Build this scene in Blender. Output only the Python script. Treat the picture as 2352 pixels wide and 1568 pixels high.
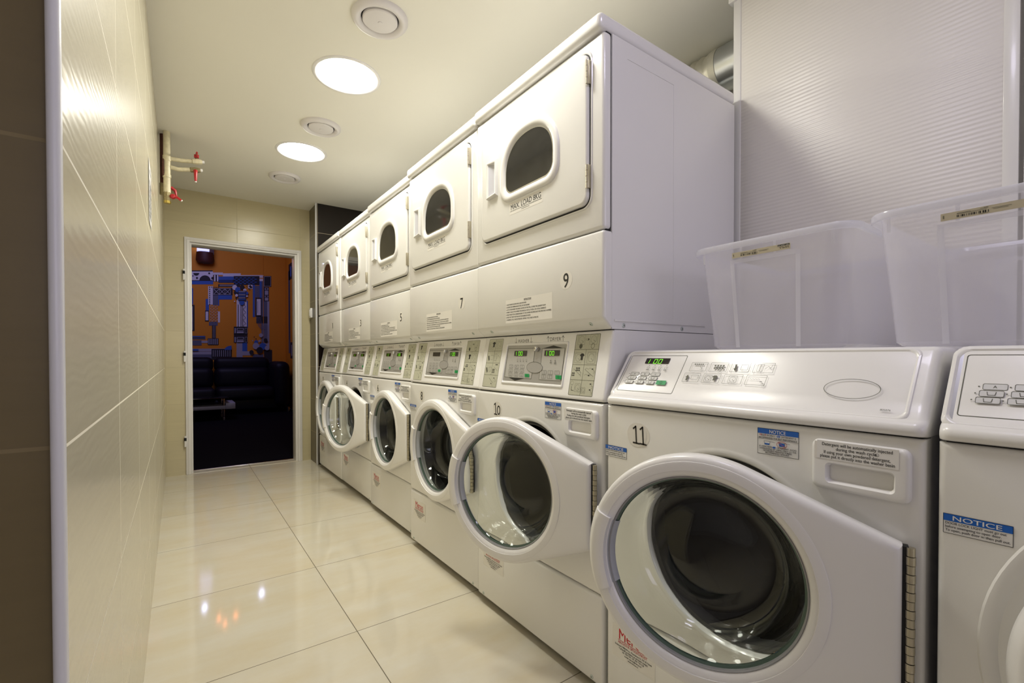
import bpy, bmesh, math, random
from mathutils import Vector, Matrix
PI = math.pi
sc = bpy.context.scene
for o in list(bpy.data.objects): bpy.data.objects.remove(o)
COL = sc.collection
rnd = random.Random(4)

# ------------------------------------------------------------------ camera
F_PX, SY = 1066.04, 832.04
cd = bpy.data.cameras.new('camera'); cam = bpy.data.objects.new('camera', cd); COL.objects.link(cam)
yaw, pit, rol = math.radians(35.684), math.radians(-0.711), math.radians(-0.04)
fw = Vector((math.sin(yaw)*math.cos(pit), math.cos(yaw)*math.cos(pit), math.sin(pit)))
rt = Vector((math.cos(yaw), -math.sin(yaw), 0)); up = rt.cross(fw)
r2 = rt*math.cos(rol)+up*math.sin(rol); u2 = -rt*math.sin(rol)+up*math.cos(rol)
M = Matrix((( r2.x, u2.x, -fw.x, -1.0066), (r2.y, u2.y, -fw.y, 0.0), (r2.z, u2.z, -fw.z, 0.9801), (0, 0, 0, 1)))
cam.matrix_world = M
cd.sensor_fit = 'HORIZONTAL'; cd.sensor_width = 36; cd.lens = F_PX/2352*36
cd.shift_y = (SY-784)/2352; cd.clip_start = .02; cd.clip_end = 60
sc.camera = cam

# ------------------------------------------------------------------ light, world, exposure
w = bpy.data.worlds.new('world'); sc.world = w; w.use_nodes = True
w.node_tree.nodes['Background'].inputs[0].default_value = (.7, .75, 1, 1)
w.node_tree.nodes['Background'].inputs[1].default_value = .02
sc.view_settings.view_transform = 'Standard'; sc.view_settings.look = 'None'
sc.view_settings.gamma = 1; sc.view_settings.exposure = 0.68; sc.view_settings.use_curve_mapping = False
LAMP = 42.0            # ceiling lamp diffusers
LAMP_COL = (1.0, .97, .865)
FILL_PANE = 1.35  # strength of the glowing pane added behind the camera
COOL_FILL = 12.0; COOL_COL = (.80, .76, 1.0)           # added cool fill light: disc over the camera, glowing pane behind it
FILL_PANE_COL = (.80, .76, 1.0)
def area(name, loc, size, power, col, rot=(0, 0, 0), sy=None):
    l = bpy.data.lights.new(name, 'AREA'); l.energy = power; l.color = col; l.size = size
    if sy: l.shape = 'RECTANGLE'; l.size_y = sy
    o = bpy.data.objects.new(name, l); COL.objects.link(o); o.location = loc; o.rotation_euler = rot
    return o
lounge = area('lounge_light', (-.9, 8.0, 3.2), 1.0, 13.0, (.56, .50, 1.0), (math.radians(35), 0, 0))

# ------------------------------------------------------------------ materials
def lin(c):
    return tuple(((v/255)/12.92 if v/255 <= .04045 else (((v/255)+.055)/1.055)**2.4) for v in c)
def newmat(name):
    m = bpy.data.materials.new(name); m.use_nodes = True
    return m, m.node_tree, m.node_tree.nodes['Principled BSDF']
def mat(name, col, rough=.4, metal=0, spec=.5, coat=0, emis=None, es=0, noise=0, nscale=20, bump=0, bscale=200):
    m, t, b = newmat(name)
    b.inputs['Base Color'].default_value = (*col, 1); b.inputs['Roughness'].default_value = rough
    b.inputs['Metallic'].default_value = metal; b.inputs['Specular IOR Level'].default_value = spec
    b.inputs['Coat Weight'].default_value = coat; b.inputs['Coat Roughness'].default_value = .06
    if emis: b.inputs['Emission Color'].default_value = (*emis, 1); b.inputs['Emission Strength'].default_value = es
    if noise:
        n = t.nodes.new('ShaderNodeTexNoise'); n.inputs['Scale'].default_value = nscale; n.inputs['Detail'].default_value = 4
        g = t.nodes.new('ShaderNodeNewGeometry'); t.links.new(g.outputs['Position'], n.inputs['Vector'])
        r = t.nodes.new('ShaderNodeMapRange'); r.inputs[3].default_value = 1-noise; r.inputs[4].default_value = 1+noise
        t.links.new(n.outputs[0], r.inputs[0])
        x = t.nodes.new('ShaderNodeVectorMath'); x.operation = 'SCALE'; x.inputs[0].default_value = col
        t.links.new(r.outputs[0], x.inputs['Scale']); t.links.new(x.outputs[0], b.inputs['Base Color'])
    if bump:
        n = t.nodes.new('ShaderNodeTexNoise'); n.inputs['Scale'].default_value = bscale
        g = t.nodes.new('ShaderNodeNewGeometry'); t.links.new(g.outputs['Position'], n.inputs['Vector'])
        u = t.nodes.new('ShaderNodeBump'); u.inputs['Strength'].default_value = bump; u.inputs['Distance'].default_value = .001
        t.links.new(n.outputs[0], u.inputs['Height']); t.links.new(u.outputs[0], b.inputs['Normal'])
    return m
def thin_glass(name, tint=(.93, .96, .94), haze=0.0, hcol=(.8, .8, .82), rough=.02, ior=1.5, gloss=1.0):
    m = bpy.data.materials.new(name); m.use_nodes = True; t = m.node_tree; t.nodes.clear()
    N = t.nodes.new; L = t.links.new
    tr = N('ShaderNodeBsdfTransparent'); tr.inputs[0].default_value = (*tint, 1)
    gl = N('ShaderNodeBsdfGlossy'); gl.inputs['Roughness'].default_value = rough; gl.inputs[0].default_value = (gloss, gloss, gloss, 1)
    lw = N('ShaderNodeLayerWeight'); pw = N('ShaderNodeMath'); pw.operation = 'POWER'; pw.inputs[1].default_value = 5; L(lw.outputs['Facing'], pw.inputs[0])
    f0 = ((ior-1)/(ior+1))**2
    fr = N('ShaderNodeMapRange'); L(pw.outputs[0], fr.inputs[0]); fr.inputs[3].default_value = f0; fr.inputs[4].default_value = 1
    mx = N('ShaderNodeMixShader'); L(fr.outputs[0], mx.inputs[0]); L(gl.outputs[0], mx.inputs[2])
    if haze:
        df = N('ShaderNodeBsdfDiffuse'); df.inputs[0].default_value = (*hcol, 1)
        tl = N('ShaderNodeBsdfTranslucent'); tl.inputs[0].default_value = (*hcol, 1)
        a = N('ShaderNodeMixShader'); a.inputs[0].default_value = .5; L(df.outputs[0], a.inputs[1]); L(tl.outputs[0], a.inputs[2])
        c = N('ShaderNodeMixShader'); c.inputs[0].default_value = haze; L(tr.outputs[0], c.inputs[1]); L(a.outputs[0], c.inputs[2])
        L(c.outputs[0], mx.inputs[1])
    else: L(tr.outputs[0], mx.inputs[1])
    o = N('ShaderNodeOutputMaterial'); L(mx.outputs[0], o.inputs[0])
    return m
def tile_mat(name, col, joint, ua, up, uo, va, vp, vo, jw=.0035, rough=.2, wave=0, vary=.04, stain=None, streak=(1, 1, 1), nsc=3, bump_joint=.6):
    """tiles on a joint grid; ua/va axis letters, period, offset; all in metres of the place"""
    m, t, b = newmat(name); N = t.nodes.new; L = t.links.new
    g = N('ShaderNodeNewGeometry'); s = N('ShaderNodeSeparateXYZ'); L(g.outputs['Position'], s.inputs[0])
    def mth(op, a, bb=None):
        n = N('ShaderNodeMath'); n.operation = op
        for i, v in enumerate((a, bb)):
            if v is None: continue
            if isinstance(v, (int, float)): n.inputs[i].default_value = v
            else: L(v, n.inputs[i])
        return n.outputs[0]
    ms = []; cells = []
    for ax, p, off in ((ua, up, uo), (va, vp, vo)):
        q = mth('DIVIDE', mth('SUBTRACT', s.outputs[ax], off), p)
        fr = mth('FRACT', q); d = mth('ABSOLUTE', mth('SUBTRACT', fr, .5))
        ms.append(mth('GREATER_THAN', d, .5-jw/2/p)); cells.append(mth('FLOOR', q))
    mask = mth('MAXIMUM', ms[0], ms[1])
    cc = N('ShaderNodeCombineXYZ'); L(cells[0], cc.inputs[0]); L(cells[1], cc.inputs[1])
    wn = N('ShaderNodeTexWhiteNoise'); L(cc.outputs[0], wn.inputs['Vector'])
    mp = N('ShaderNodeVectorMath'); mp.operation = 'MULTIPLY'; L(g.outputs['Position'], mp.inputs[0]); mp.inputs[1].default_value = streak
    ad = N('ShaderNodeVectorMath'); ad.operation = 'ADD'; L(mp.outputs[0], ad.inputs[0])
    sc_ = N('ShaderNodeVectorMath'); sc_.operation = 'SCALE'; L(cc.outputs[0], sc_.inputs[0]); sc_.inputs['Scale'].default_value = 7.3; L(sc_.outputs[0], ad.inputs[1])
    n1 = N('ShaderNodeTexNoise'); n1.inputs['Scale'].default_value = nsc; n1.inputs['Detail'].default_value = 6; n1.inputs['Roughness'].default_value = .6; L(ad.outputs[0], n1.inputs['Vector'])
    mr = N('ShaderNodeMapRange'); L(n1.outputs[0], mr.inputs[0]); mr.inputs[1].default_value = .3; mr.inputs[2].default_value = .7
    c1 = N('ShaderNodeMix'); c1.data_type = 'RGBA'; L(mr.outputs[0], c1.inputs[0])
    st = stain or tuple(v*(1-vary) for v in col)
    c1.inputs[6].default_value = (*col, 1); c1.inputs[7].default_value = (*st, 1)
    v = N('ShaderNodeVectorMath'); v.operation = 'SCALE'; L(c1.outputs[2], v.inputs[0])
    vr = N('ShaderNodeMapRange'); L(wn.outputs[0], vr.inputs[0]); vr.inputs[3].default_value = 1-vary; vr.inputs[4].default_value = 1+vary*.3; L(vr.outputs[0], v.inputs['Scale'])
    c2 = N('ShaderNodeMix'); c2.data_type = 'RGBA'; L(mask, c2.inputs[0]); L(v.outputs[0], c2.inputs[6]); c2.inputs[7].default_value = (*joint, 1)
    L(c2.outputs[2], b.inputs['Base Color'])
    rr = N('ShaderNodeMapRange'); L(mask, rr.inputs[0]); rr.inputs[3].default_value = rough; rr.inputs[4].default_value = .7; L(rr.outputs[0], b.inputs['Roughness'])
    h = mth('MULTIPLY', mask, -bump_joint)
    if wave:
        wv = N('ShaderNodeTexWave'); wv.wave_type = 'BANDS'; wv.bands_direction = 'Z'; wv.inputs['Scale'].default_value = 22
        wv.inputs['Distortion'].default_value = 9; wv.inputs['Detail'].default_value = 3; wv.inputs['Detail Scale'].default_value = .9
        mp2 = N('ShaderNodeVectorMath'); mp2.operation = 'MULTIPLY'; L(g.outputs['Position'], mp2.inputs[0]); mp2.inputs[1].default_value = (.35, .35, 1); L(mp2.outputs[0], wv.inputs['Vector'])
        h = mth('ADD', h, mth('MULTIPLY', wv.outputs['Fac'], wave*.7))
    bp = N('ShaderNodeBump'); bp.inputs['Strength'].default_value = .5; bp.inputs['Distance'].default_value = .0015
    L(h, bp.inputs['Height']); L(bp.outputs[0], b.inputs['Normal'])
    return m

WHITE = mat('white_enamel', (.80, .79, .77), .22, coat=.3)
WHITE2 = mat('white_plastic', (.82, .81, .80), .28, coat=.2)
PAPER = mat('label_film', (.80, .775, .725), .35)
PAPERW = mat('white_print_film', (.80, .79, .78), .4)
BLACK = mat('black_ink', (.012, .011, .010), .5)
DARK = mat('dark_parts_gap_shade', (.01, .01, .01), .8)  # black for dark parts, and for shade painted into gaps and seams
TUBM = mat('tub_interior', (.005, .0045, .004), .5, spec=.15)
BLACKRUB = mat('black_rubber', (.02, .02, .02), .45)
RUBBER = mat('grey_rubber', (.30, .30, .30), .5)
GREYP = mat('grey_latch_plastic', (.42, .44, .48), .35)
SILVER = mat('silver_faceplate', (.37, .36, .345), .38, metal=.25)
SILVER11 = mat('brushed_faceplate', (.40, .40, .415), .28, metal=.55)
SILVER_IN = mat('pale_keypad_field', (.47, .46, .44), .4, metal=.2)
GUIDE = mat('guide_label_green_grey', (.50, .50, .39), .5)
LCD = mat('display_window', (.018, .012, .010), .12)
LCDON = mat('green_digits', (.05, .3, .01), .4, emis=(.25, 1, .02), es=.7)
LCDDIM = mat('dim_digits', (.05, .12, .02), .4, emis=(.2, .8, .02), es=.25)
GREEN = mat('green_button', (.0, .30, .08), .35)
KEYC = mat('key_pale', (.62, .62, .60), .35)
BLUE = mat('notice_blue', (.01, .12, .52), .4)
RED = mat('print_red', (.55, .02, .03), .45)
STEEL = mat('hinge_steel', (.50, .46, .36), .35, metal=1)
CHROME = mat('chrome', (.75, .75, .75), .15, metal=1)
LAVPL = mat('lavender_grey_plastic', (.60, .60, .66), .35)
DGLASS = mat('dryer_window_glass', (.022, .022, .022), .06, coat=.3, noise=.6, nscale=30)
GLASS, _t, _b = newmat('door_glass')
_b.inputs['Base Color'].default_value = (.93, .97, .95, 1); _b.inputs['Roughness'].default_value = .0; _b.inputs['IOR'].default_value = 1.40; _b.inputs['Transmission Weight'].default_value = 1
GREENEDGE = mat('glass_edge_green', (.10, .15, .12), .15)
TUBPL = thin_glass('milky_box_plastic', (.97, .97, .99), haze=.36, hcol=(.95, .94, .99), rough=.22, ior=1.35)
TUBRIM = thin_glass('milky_box_rim', (.96, .96, .99), haze=.55, hcol=(.88, .88, .93), rough=.2, ior=1.4)
CEIL = mat('ceiling_paint', (.84, .82, .74), .75, noise=.015, nscale=2)
TRIMW = mat('white_trim', (.74, .74, .76), .3)
FRAMEW = mat('white_door_frame', (.78, .76, .72), .35, noise=.05, nscale=8)
DIFF = mat('lamp_diffuser', (.9, .9, .9), .5, emis=LAMP_COL, es=LAMP)
VENTW = mat('vent_plastic', (.74, .71, .71), .4)
DUCT = mat('duct_metal', (.62, .64, .66), .28, metal=1, bump=.2, bscale=25)
PIPE = mat('cream_pipe_paint', (.68, .62, .42), .35, noise=.25, nscale=60)
RUST = mat('rust', (.10, .035, .02), .8, noise=.5, nscale=90)
BRASS = mat('worn_brass', (.30, .25, .13), .45, metal=.6, noise=.5, nscale=120)
VRED = mat('red_valve_handle', (.45, .015, .02), .3)
JOINT = (.62, .56, .40)
M_WALL = tile_mat('beige_wall_tiles', (.68, .63, .48), (.84, .80, .66), 1, .5249, .6450, 2, .3025, .2850, jw=.0035, rough=.21, wave=.22, vary=.05, streak=(2, 1, 25), nsc=2)
M_FAR = tile_mat('beige_end_wall_tiles', (.60, .53, .325), (.48, .42, .26), 0, .511, -.5830, 2, .3025, .2850, jw=.003, rough=.25, wave=.10, vary=.05, streak=(1, 2, 25), nsc=2)
M_WALL_DARK = tile_mat('darker_wall_tiles', (.17, .128, .055), (.22, .17, .08), 0, .511, -1.4, 2, .3025, .2850, jw=.004, rough=.35, wave=.1, vary=.08, streak=(1, 1, 20), nsc=2)  # corner face of the left wall, darker than its beige side
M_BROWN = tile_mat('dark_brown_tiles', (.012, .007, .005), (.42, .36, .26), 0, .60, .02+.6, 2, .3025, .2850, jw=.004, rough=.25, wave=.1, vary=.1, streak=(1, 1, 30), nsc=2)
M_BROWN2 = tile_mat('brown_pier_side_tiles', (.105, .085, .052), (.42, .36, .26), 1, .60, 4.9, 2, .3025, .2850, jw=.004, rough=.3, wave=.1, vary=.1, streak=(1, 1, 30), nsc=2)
M_FLOOR = tile_mat('cream_floor_tiles', (.68, .645, .545), (.15, .125, .08), 0, .6219, -.4961, 1, .6219, 1.6602, jw=.0028, rough=.075, vary=.03, stain=(.64, .57, .42), streak=(1.2, 3.2, 1), nsc=2.2, bump_joint=.3)
def twinwall():
    m, t, b = newmat('white_twinwall_sheet'); N = t.nodes.new; L = t.links.new
    b.inputs['Base Color'].default_value = (.80, .77, .74, 1); b.inputs['Roughness'].default_value = .34
    g = N('ShaderNodeNewGeometry'); s = N('ShaderNodeSeparateXYZ'); L(g.outputs['Position'], s.inputs[0])
    a = N('ShaderNodeMath'); a.operation = 'MULTIPLY'; L(s.outputs[2], a.inputs[0]); a.inputs[1].default_value = 2*PI/.0125
    c = N('ShaderNodeMath'); c.operation = 'SINE'; L(a.outputs[0], c.inputs[0])
    u = N('ShaderNodeBump'); u.inputs['Strength'].default_value = .28; u.inputs['Distance'].default_value = .0012
    L(c.outputs[0], u.inputs['Height']); L(u.outputs[0], b.inputs['Normal'])
    return m
TWIN = twinwall()

# ------------------------------------------------------------------ mesh builder
class MB:
    def __init__(s): s.v = []; s.f = []; s.m = []; s.mats = []
    def mi(s, m):
        if m not in s.mats: s.mats.append(m)
        return s.mats.index(m)
    def add(s, vs, fs, m):
        k = len(s.v); i = s.mi(m); s.v += [tuple(v) for v in vs]
        for f in fs: s.f.append([a+k for a in f]); s.m.append(i)
    def quad(s, a, b, c, d, m): s.add([a, b, c, d], [(0, 1, 2, 3)], m)
    def box(s, x0, x1, y0, y1, z0, z1, m, bev=0, seg=2, skip=()):
        bm = bmesh.new(); bmesh.ops.create_cube(bm, size=1)
        for v in bm.verts:
            v.co = Vector(((x0+x1)/2+v.co.x*(x1-x0), (y0+y1)/2+v.co.y*(y1-y0), (z0+z1)/2+v.co.z*(z1-z0)))
        if bev: bmesh.ops.bevel(bm, geom=bm.edges[:], offset=bev, segments=seg, affect='EDGES', profile=.5)
        bm.verts.index_update()
        s.add([v.co for v in bm.verts], [[v.index for v in f.verts] for f in bm.faces], m); bm.free()
    def obox(s, c, ax, ay, az, m, bev=0, seg=2):
        """box at c with half-axis vectors"""
        bm = bmesh.new(); bmesh.ops.create_cube(bm, size=2)
        ax, ay, az, c = Vector(ax), Vector(ay), Vector(az), Vector(c)
        L = (ax.length, ay.length, az.length)
        for v in bm.verts: v.co = Vector((v.co.x*L[0], v.co.y*L[1], v.co.z*L[2]))
        if bev: bmesh.ops.bevel(bm, geom=bm.edges[:], offset=bev, segments=seg, affect='EDGES', profile=.5)
        u = [a.normalized() for a in (ax, ay, az)]
        bm.verts.index_update()
        s.add([c+u[0]*v.co.x+u[1]*v.co.y+u[2]*v.co.z for v in bm.verts], [[v.index for v in f.verts] for f in bm.faces], m); bm.free()
    def tube(s, pts, r, m, n=14, cap=True):
        pts = [Vector(p) for p in pts]; rs = r if isinstance(r, (list, tuple)) else [r]*len(pts)
        rings = []; ref = None
        for i, p in enumerate(pts):
            d = (pts[min(i+1, len(pts)-1)]-pts[max(i-1, 0)]).normalized()
            if ref is None: ref = Vector((0, 0, 1)) if abs(d.z) < .9 else Vector((1, 0, 0))
            a = d.cross(ref).normalized(); b = a.cross(d).normalized(); ref = b
            rings.append([p+a*rs[i]*math.cos(2*PI*k/n)+b*rs[i]*math.sin(2*PI*k/n) for k in range(n)])
        vs = [v for rg in rings for v in rg]; fs = []
        for i in range(len(rings)-1):
            for k in range(n): fs.append((i*n+k, i*n+(k+1) % n, (i+1)*n+(k+1) % n, (i+1)*n+k))
        if cap: fs.append(tuple(range(n))); fs.append(tuple((len(rings)-1)*n+k for k in range(n)))
        s.add(vs, fs, m)
    def lathe(s, prof, m, o=(0, 0, 0), axis=(0, 0, 1), n=64, a0=0, a1=2*PI, capend=False):
        """prof: (radius, distance along axis)"""
        ax = Vector(axis).normalized(); e = Vector((0, 1, 0)) if abs(ax.y) < .9 else Vector((1, 0, 0))
        b = ax.cross(e).normalized(); e = b.cross(ax).normalized(); o = Vector(o)
        full = abs(a1-a0-2*PI) < 1e-6; nn = n if full else n+1; vs = []; fs = []
        for r, h in prof:
            for k in range(nn):
                t = a0+(a1-a0)*k/n; vs.append(o+ax*h+(e*math.cos(t)+b*math.sin(t))*r)
        for i in range(len(prof)-1):
            for k in range(n):
                k2 = (k+1) % nn if full else k+1
                fs.append((i*nn+k, i*nn+k2, (i+1)*nn+k2, (i+1)*nn+k))
        if capend and full: fs.append(tuple((len(prof)-1)*nn+k for k in range(nn)))
        s.add(vs, fs, m)
    def loops(s, loops, m, closed=True, cap0=False, cap1=False):
        n = len(loops[0]); vs = [p for l in loops for p in l]; fs = []
        for i in range(len(loops)-1):
            for k in range(n if closed else n-1):
                k2 = (k+1) % n; fs.append((i*n+k, i*n+k2, (i+1)*n+k2, (i+1)*n+k))
        if cap0: fs.append(tuple(range(n)))
        if cap1: fs.append(tuple((len(loops)-1)*n+k for k in range(n)))
        s.add(vs, fs, m)
    def build(s, name, parent=None, loc=None, ang=38, flat=False):
        me = bpy.data.meshes.new(name); me.from_pydata([tuple(v) for v in s.v], [], s.f)
        for m in s.mats: me.materials.append(m)
        me.polygons.foreach_set('material_index', s.m)
        bm = bmesh.new(); bm.from_mesh(me); bmesh.ops.remove_doubles(bm, verts=bm.verts, dist=1e-6) if not flat else None
        if not flat: bmesh.ops.recalc_face_normals(bm, faces=bm.faces)
        bm.to_mesh(me); bm.free()
        if not flat:
            me.polygons.foreach_set('use_smooth', [True]*len(me.polygons)); me.set_sharp_from_angle(angle=math.radians(ang))
        me.update()
        o = bpy.data.objects.new(name, me); COL.objects.link(o)
        if parent is not None: o.parent = parent
        if loc: o.location = loc
        return o
def tag(o, label=None, cat=None, group=None, kind=None):
    if label: o['label'] = label
    if cat: o['category'] = cat
    if group: o['group'] = group
    if kind: o['kind'] = kind
    return o
def empty(name, loc, label, cat, group=None):
    o = bpy.data.objects.new(name, None); COL.objects.link(o); o.location = loc; o.empty_display_size = .1
    return tag(o, label, cat, group)
def struct(name, mb, ang=38):
    return tag(mb.build(name, ang=ang), kind='structure')
def copy_tree(o, parent=None):
    c = o.copy(); COL.objects.link(c)
    if parent is not None: c.parent = parent
    for ch in list(o.children): copy_tree(ch, c)
    return c

# ------------------------------------------------------------------ text
_tc = {}
def text_poly(s):
    if s not in _tc:
        cu = bpy.data.curves.new('t', 'FONT'); cu.body = s; cu.size = 1; cu.resolution_u = 3
        ob = bpy.data.objects.new('t', cu); COL.objects.link(ob)
        bpy.context.view_layer.update()
        me = bpy.data.meshes.new_from_object(ob)
        vs = [(v.co.x, v.co.y) for v in me.vertices]; fs = [tuple(p.vertices) for p in me.polygons]
        bpy.data.objects.remove(ob); bpy.data.curves.remove(cu); bpy.data.meshes.remove(me)
        if not vs: vs = [(0, 0)]
        x0 = min(v[0] for v in vs); x1 = max(v[0] for v in vs)
        _tc[s] = ([(v[0]-x0, v[1]) for v in vs], fs, x1-x0)
    return _tc[s]
class Decal(MB):
    """flat print; u runs towards the reader's right, v up; fn(u, v, h) places it"""
    def __init__(s, fn, h=.0004): super().__init__(); s.fn = fn; s.h = h; s.k = 0; s.inc = 0; s.j = 0
    def lay(s): s.k += 1; return s
    def hh(s): s.j += 1; return s.h*(1+s.k)+s.inc*s.j
    def poly(s, pts, m): s.add([s.fn(a, b, s.hh()) for a, b in pts], [tuple(range(len(pts)))], m)
    def rect(s, u0, v0, u1, v1, m): s.poly([(u0, v0), (u1, v0), (u1, v1), (u0, v1)], m)
    def rrect(s, u0, v0, u1, v1, r, m, n=5): s.poly(rr_pts(u0, v0, u1, v1, r, n), m)
    def line(s, pts, wd, m, closed=False):
        n = len(pts)
        for i in range(n if closed else n-1):
            a = Vector(pts[i]); b = Vector(pts[(i+1) % n]); d = b-a
            if d.length < 1e-7: continue
            d.normalize(); q = Vector((-d.y, d.x))*wd/2; e = d*wd*.35
            s.poly([a-q-e, b-q+e, b+q+e, a+q-e], m)
    def frame(s, u0, v0, u1, v1, r, wd, m): s.line(rr_pts(u0, v0, u1, v1, r, 4), wd, m, True)
    def ell(s, u, v, a, b, m, n=28, a0=0, a1=2*PI): s.poly([(u+a*math.cos(a0+(a1-a0)*k/n), v+b*math.sin(a0+(a1-a0)*k/n)) for k in range(n+(0 if a1-a0 > 6.28 else 1))], m)
    def oval(s, u, v, a, b, wd, m, n=40): s.line([(u+a*math.cos(2*PI*k/n), v+b*math.sin(2*PI*k/n)) for k in range(n)], wd, m, True)
    def text(s, t, u, v, size, m, align='c', width=None, rot=0, italic=0):
        vs, fs, w_ = text_poly(t); sx = size
        if width: sx = width/w_
        o = {'c': -.5, 'l': 0, 'r': -1}[align]*w_*sx
        if not rot and size > .003:
            for db in (-.011, .011):
                s.add([s.fn(u+o+(x+db)*sx+italic*y*size, v+y*size+db*.5*size, s.hh()-s.h*.15*(1+(db > 0))) for x, y in vs], fs, m)
        ca, sa = math.cos(rot), math.sin(rot); P_ = []
        for x, y in vs:
            a = o+x*sx+italic*y*size; b = y*size
            P_.append(s.fn(u+a*ca-b*sa, v+a*sa+b*ca, s.hh()))
        s.add(P_, fs, m)
    def done(s, name, parent, loc=None): return s.build(name, parent, loc, flat=True)
def rr_pts(u0, v0, u1, v1, r, n=5):
    P_ = []
    for cx, cy, a in ((u1-r, v1-r, 0), (u0+r, v1-r, PI/2), (u0+r, v0+r, PI), (u1-r, v0+r, 1.5*PI)):
        for k in range(n+1): t = a+PI/2*k/n; P_.append((cx+r*math.cos(t), cy+r*math.sin(t)))
    return P_

# ------------------------------------------------------------------ the room shell
XW, YE, ZC = -1.100, 4.713, 2.365
b = MB(); b.quad((-2.6, -2.6, 0), (1.3, -2.6, 0), (1.3, 4.75, 0), (-2.6, 4.75, 0), M_FLOOR)
b.quad((-2.6, -2.6, -.1), (1.3, -2.6, -.1), (1.3, 4.75, -.1), (-2.6, 4.75, -.1), M_FLOOR); struct('floor', b)
b = MB(); b.box(-2.6, 1.3, -2.6, 4.85, ZC, ZC+.1, CEIL); struct('ceiling', b)
b = MB()
b.quad((XW, .640, 0), (XW, YE+.13, 0), (XW, YE+.13, ZC), (XW, .640, ZC), M_WALL)
b.quad((XW, .640, 0), (-2.6, .640, 0), (-2.6, .640, ZC), (XW, .640, ZC), M_WALL_DARK); struct('wall_left', b)
# end wall with the doorway cut out
DX0, DX1, DZ = -.935, -.095, 1.945
b = MB()
for x0, x1, z0, z1 in ((XW, DX0, 0, ZC), (DX1, .02, 0, ZC), (DX0, DX1, DZ, ZC)): b.box(x0, x1, YE, YE+.13, z0, z1, M_FAR)
struct('wall_end', b)
# brown tiled pier beside the first machine
b = MB()
b.quad((.012, 4.440, 0), (1.3, 4.440, 0), (1.3, 4.440, ZC), (.012, 4.440, ZC), M_BROWN)
b.quad((.012, 4.440, 0), (.012, YE, 0), (.012, YE, ZC), (.012, 4.440, ZC), M_BROWN2); struct('wall_pier', b)
b = MB(); b.box(1.18, 1.3, -2.6, 4.44, 0, ZC, CEIL); struct('wall_right', b)
b = MB(); b.box(-2.6, 1.3, -2.72, -2.6, 0, ZC, CEIL); struct('wall_rear', b)
b = MB(); b.box(-2.72, -2.6, -2.6, .64, 0, ZC, CEIL); struct('wall_entry', b)
# white corner profiles
b = MB(); b.lathe([(.0055, 0), (.0055, ZC)], TRIMW, (XW-.0045, .6345, 0), n=24)
b.box(XW-.0085, XW+.0012, .632, .6425, 0, ZC, TRIMW, .003); struct('trim_1', b)
b = MB(); b.box(.000, .014, 4.432, 4.446, 0, ZC, TRIMW, .003); struct('trim_2', b)
# steel door frame with hinges left on it
b = MB()
def jamb(x0, x1, z0, z1, y0, y1, bv=.004): b.box(x0, x1, y0, y1, z0, z1, FRAMEW, bv)
jamb(-.963, -.925, 0, 1.975, YE-.014, YE+.05); jamb(-.930, -.912, 0, 1.9368, YE+.004, YE+.14)
jamb(-.102, -.064, 0, 1.975, YE-.014, YE+.05); jamb(-.119, -.098, 0, 1.9368, YE+.004, YE+.14)
jamb(-.929, -.098, 1.937, 1.9745, YE-.0135, YE+.0495); jamb(-.914, -.117, 1.920, 1.9365, YE+.0045, YE+.1395)
for x in (-.943, -.084): jamb(x-.004, x+.004, 0, 1.955, YE-.018, YE-.010, .002)
jamb(-.946, -.081, 1.952, 1.9595, YE-.0175, YE-.010, .002)
dfr = struct('door_1', b)
for z in (1.66, .985, .28):
    h = MB(); h.tube([(-.967, YE-.022, z-.045), (-.967, YE-.022, z+.045)], .0075, FRAMEW, 10); h.tube([(-.967, YE-.022, z+.005), (-.967, YE-.022, z+.03)], .009, DARK, 10)
    h.box(-.966, -.958, YE-.022, YE-.008, z-.045, z+.045, FRAMEW, .001); h.build('frame_hinge', dfr)
b = MB(); b.box(-.94, -.09, YE+.0, YE+.13, -.01, .003, M_FLOOR); b.box(-.93, -.1, YE+.105, YE+.13, .0, .006, CHROME, .001); struct('trim_3', b)

# the lounge beyond the doorway
def orange():
    return mat('orange_wall_paint', (.64, .235, .004), .7, noise=.06, nscale=3)
ORA = orange()
CARPET = mat('dark_blue_carpet', (.002, .0022, .005), .95, spec=.1, noise=.3, nscale=300)
b = MB(); b.quad((-3, 10, 0), (.7, 10, 0), (.7, 10, 3.5), (-3, 10, 3.5), ORA)
b.box(.313, .321, 9.992, 10.002, 0, 3.5, ORA); struct('wall_lounge_far', b)
b = MB(); b.quad((.7, 4.84, 0), (.7, 10, 0), (.7, 10, 3.5), (.7, 4.84, 3.5), ORA); struct('wall_lounge_right', b)
b = MB(); b.quad((-3, 4.84, 0), (-3, 10, 0), (-3, 10, 3.5), (-3, 4.84, 3.5), ORA); struct('wall_lounge_left', b)
b = MB(); b.quad((-3, 4.85, 0), (DX0, 4.85, 0), (DX0, 4.85, 3.5), (-3, 4.85, 3.5), ORA); b.quad((DX1, 4.85, 0), (.7, 4.85, 0), (.7, 4.85, 3.5), (DX1, 4.85, 3.5), ORA)
b.quad((DX0, 4.85, DZ), (DX1, 4.85, DZ), (DX1, 4.85, 3.5), (DX0, 4.85, 3.5), ORA); struct('wall_lounge_near', b)
b = MB(); b.quad((-3, 4.75, -.002), (.7, 4.75, -.002), (.7, 10, -.002), (-3, 10, -.002), CARPET); struct('floor_lounge', b)
b = MB(); b.quad((-3, 4.85, 3.5), (.7, 4.85, 3.5), (.7, 10, 3.5), (-3, 10, 3.5), mat('lounge_ceiling', (.05, .05, .06), .8)); struct('ceiling_lounge', b)

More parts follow.
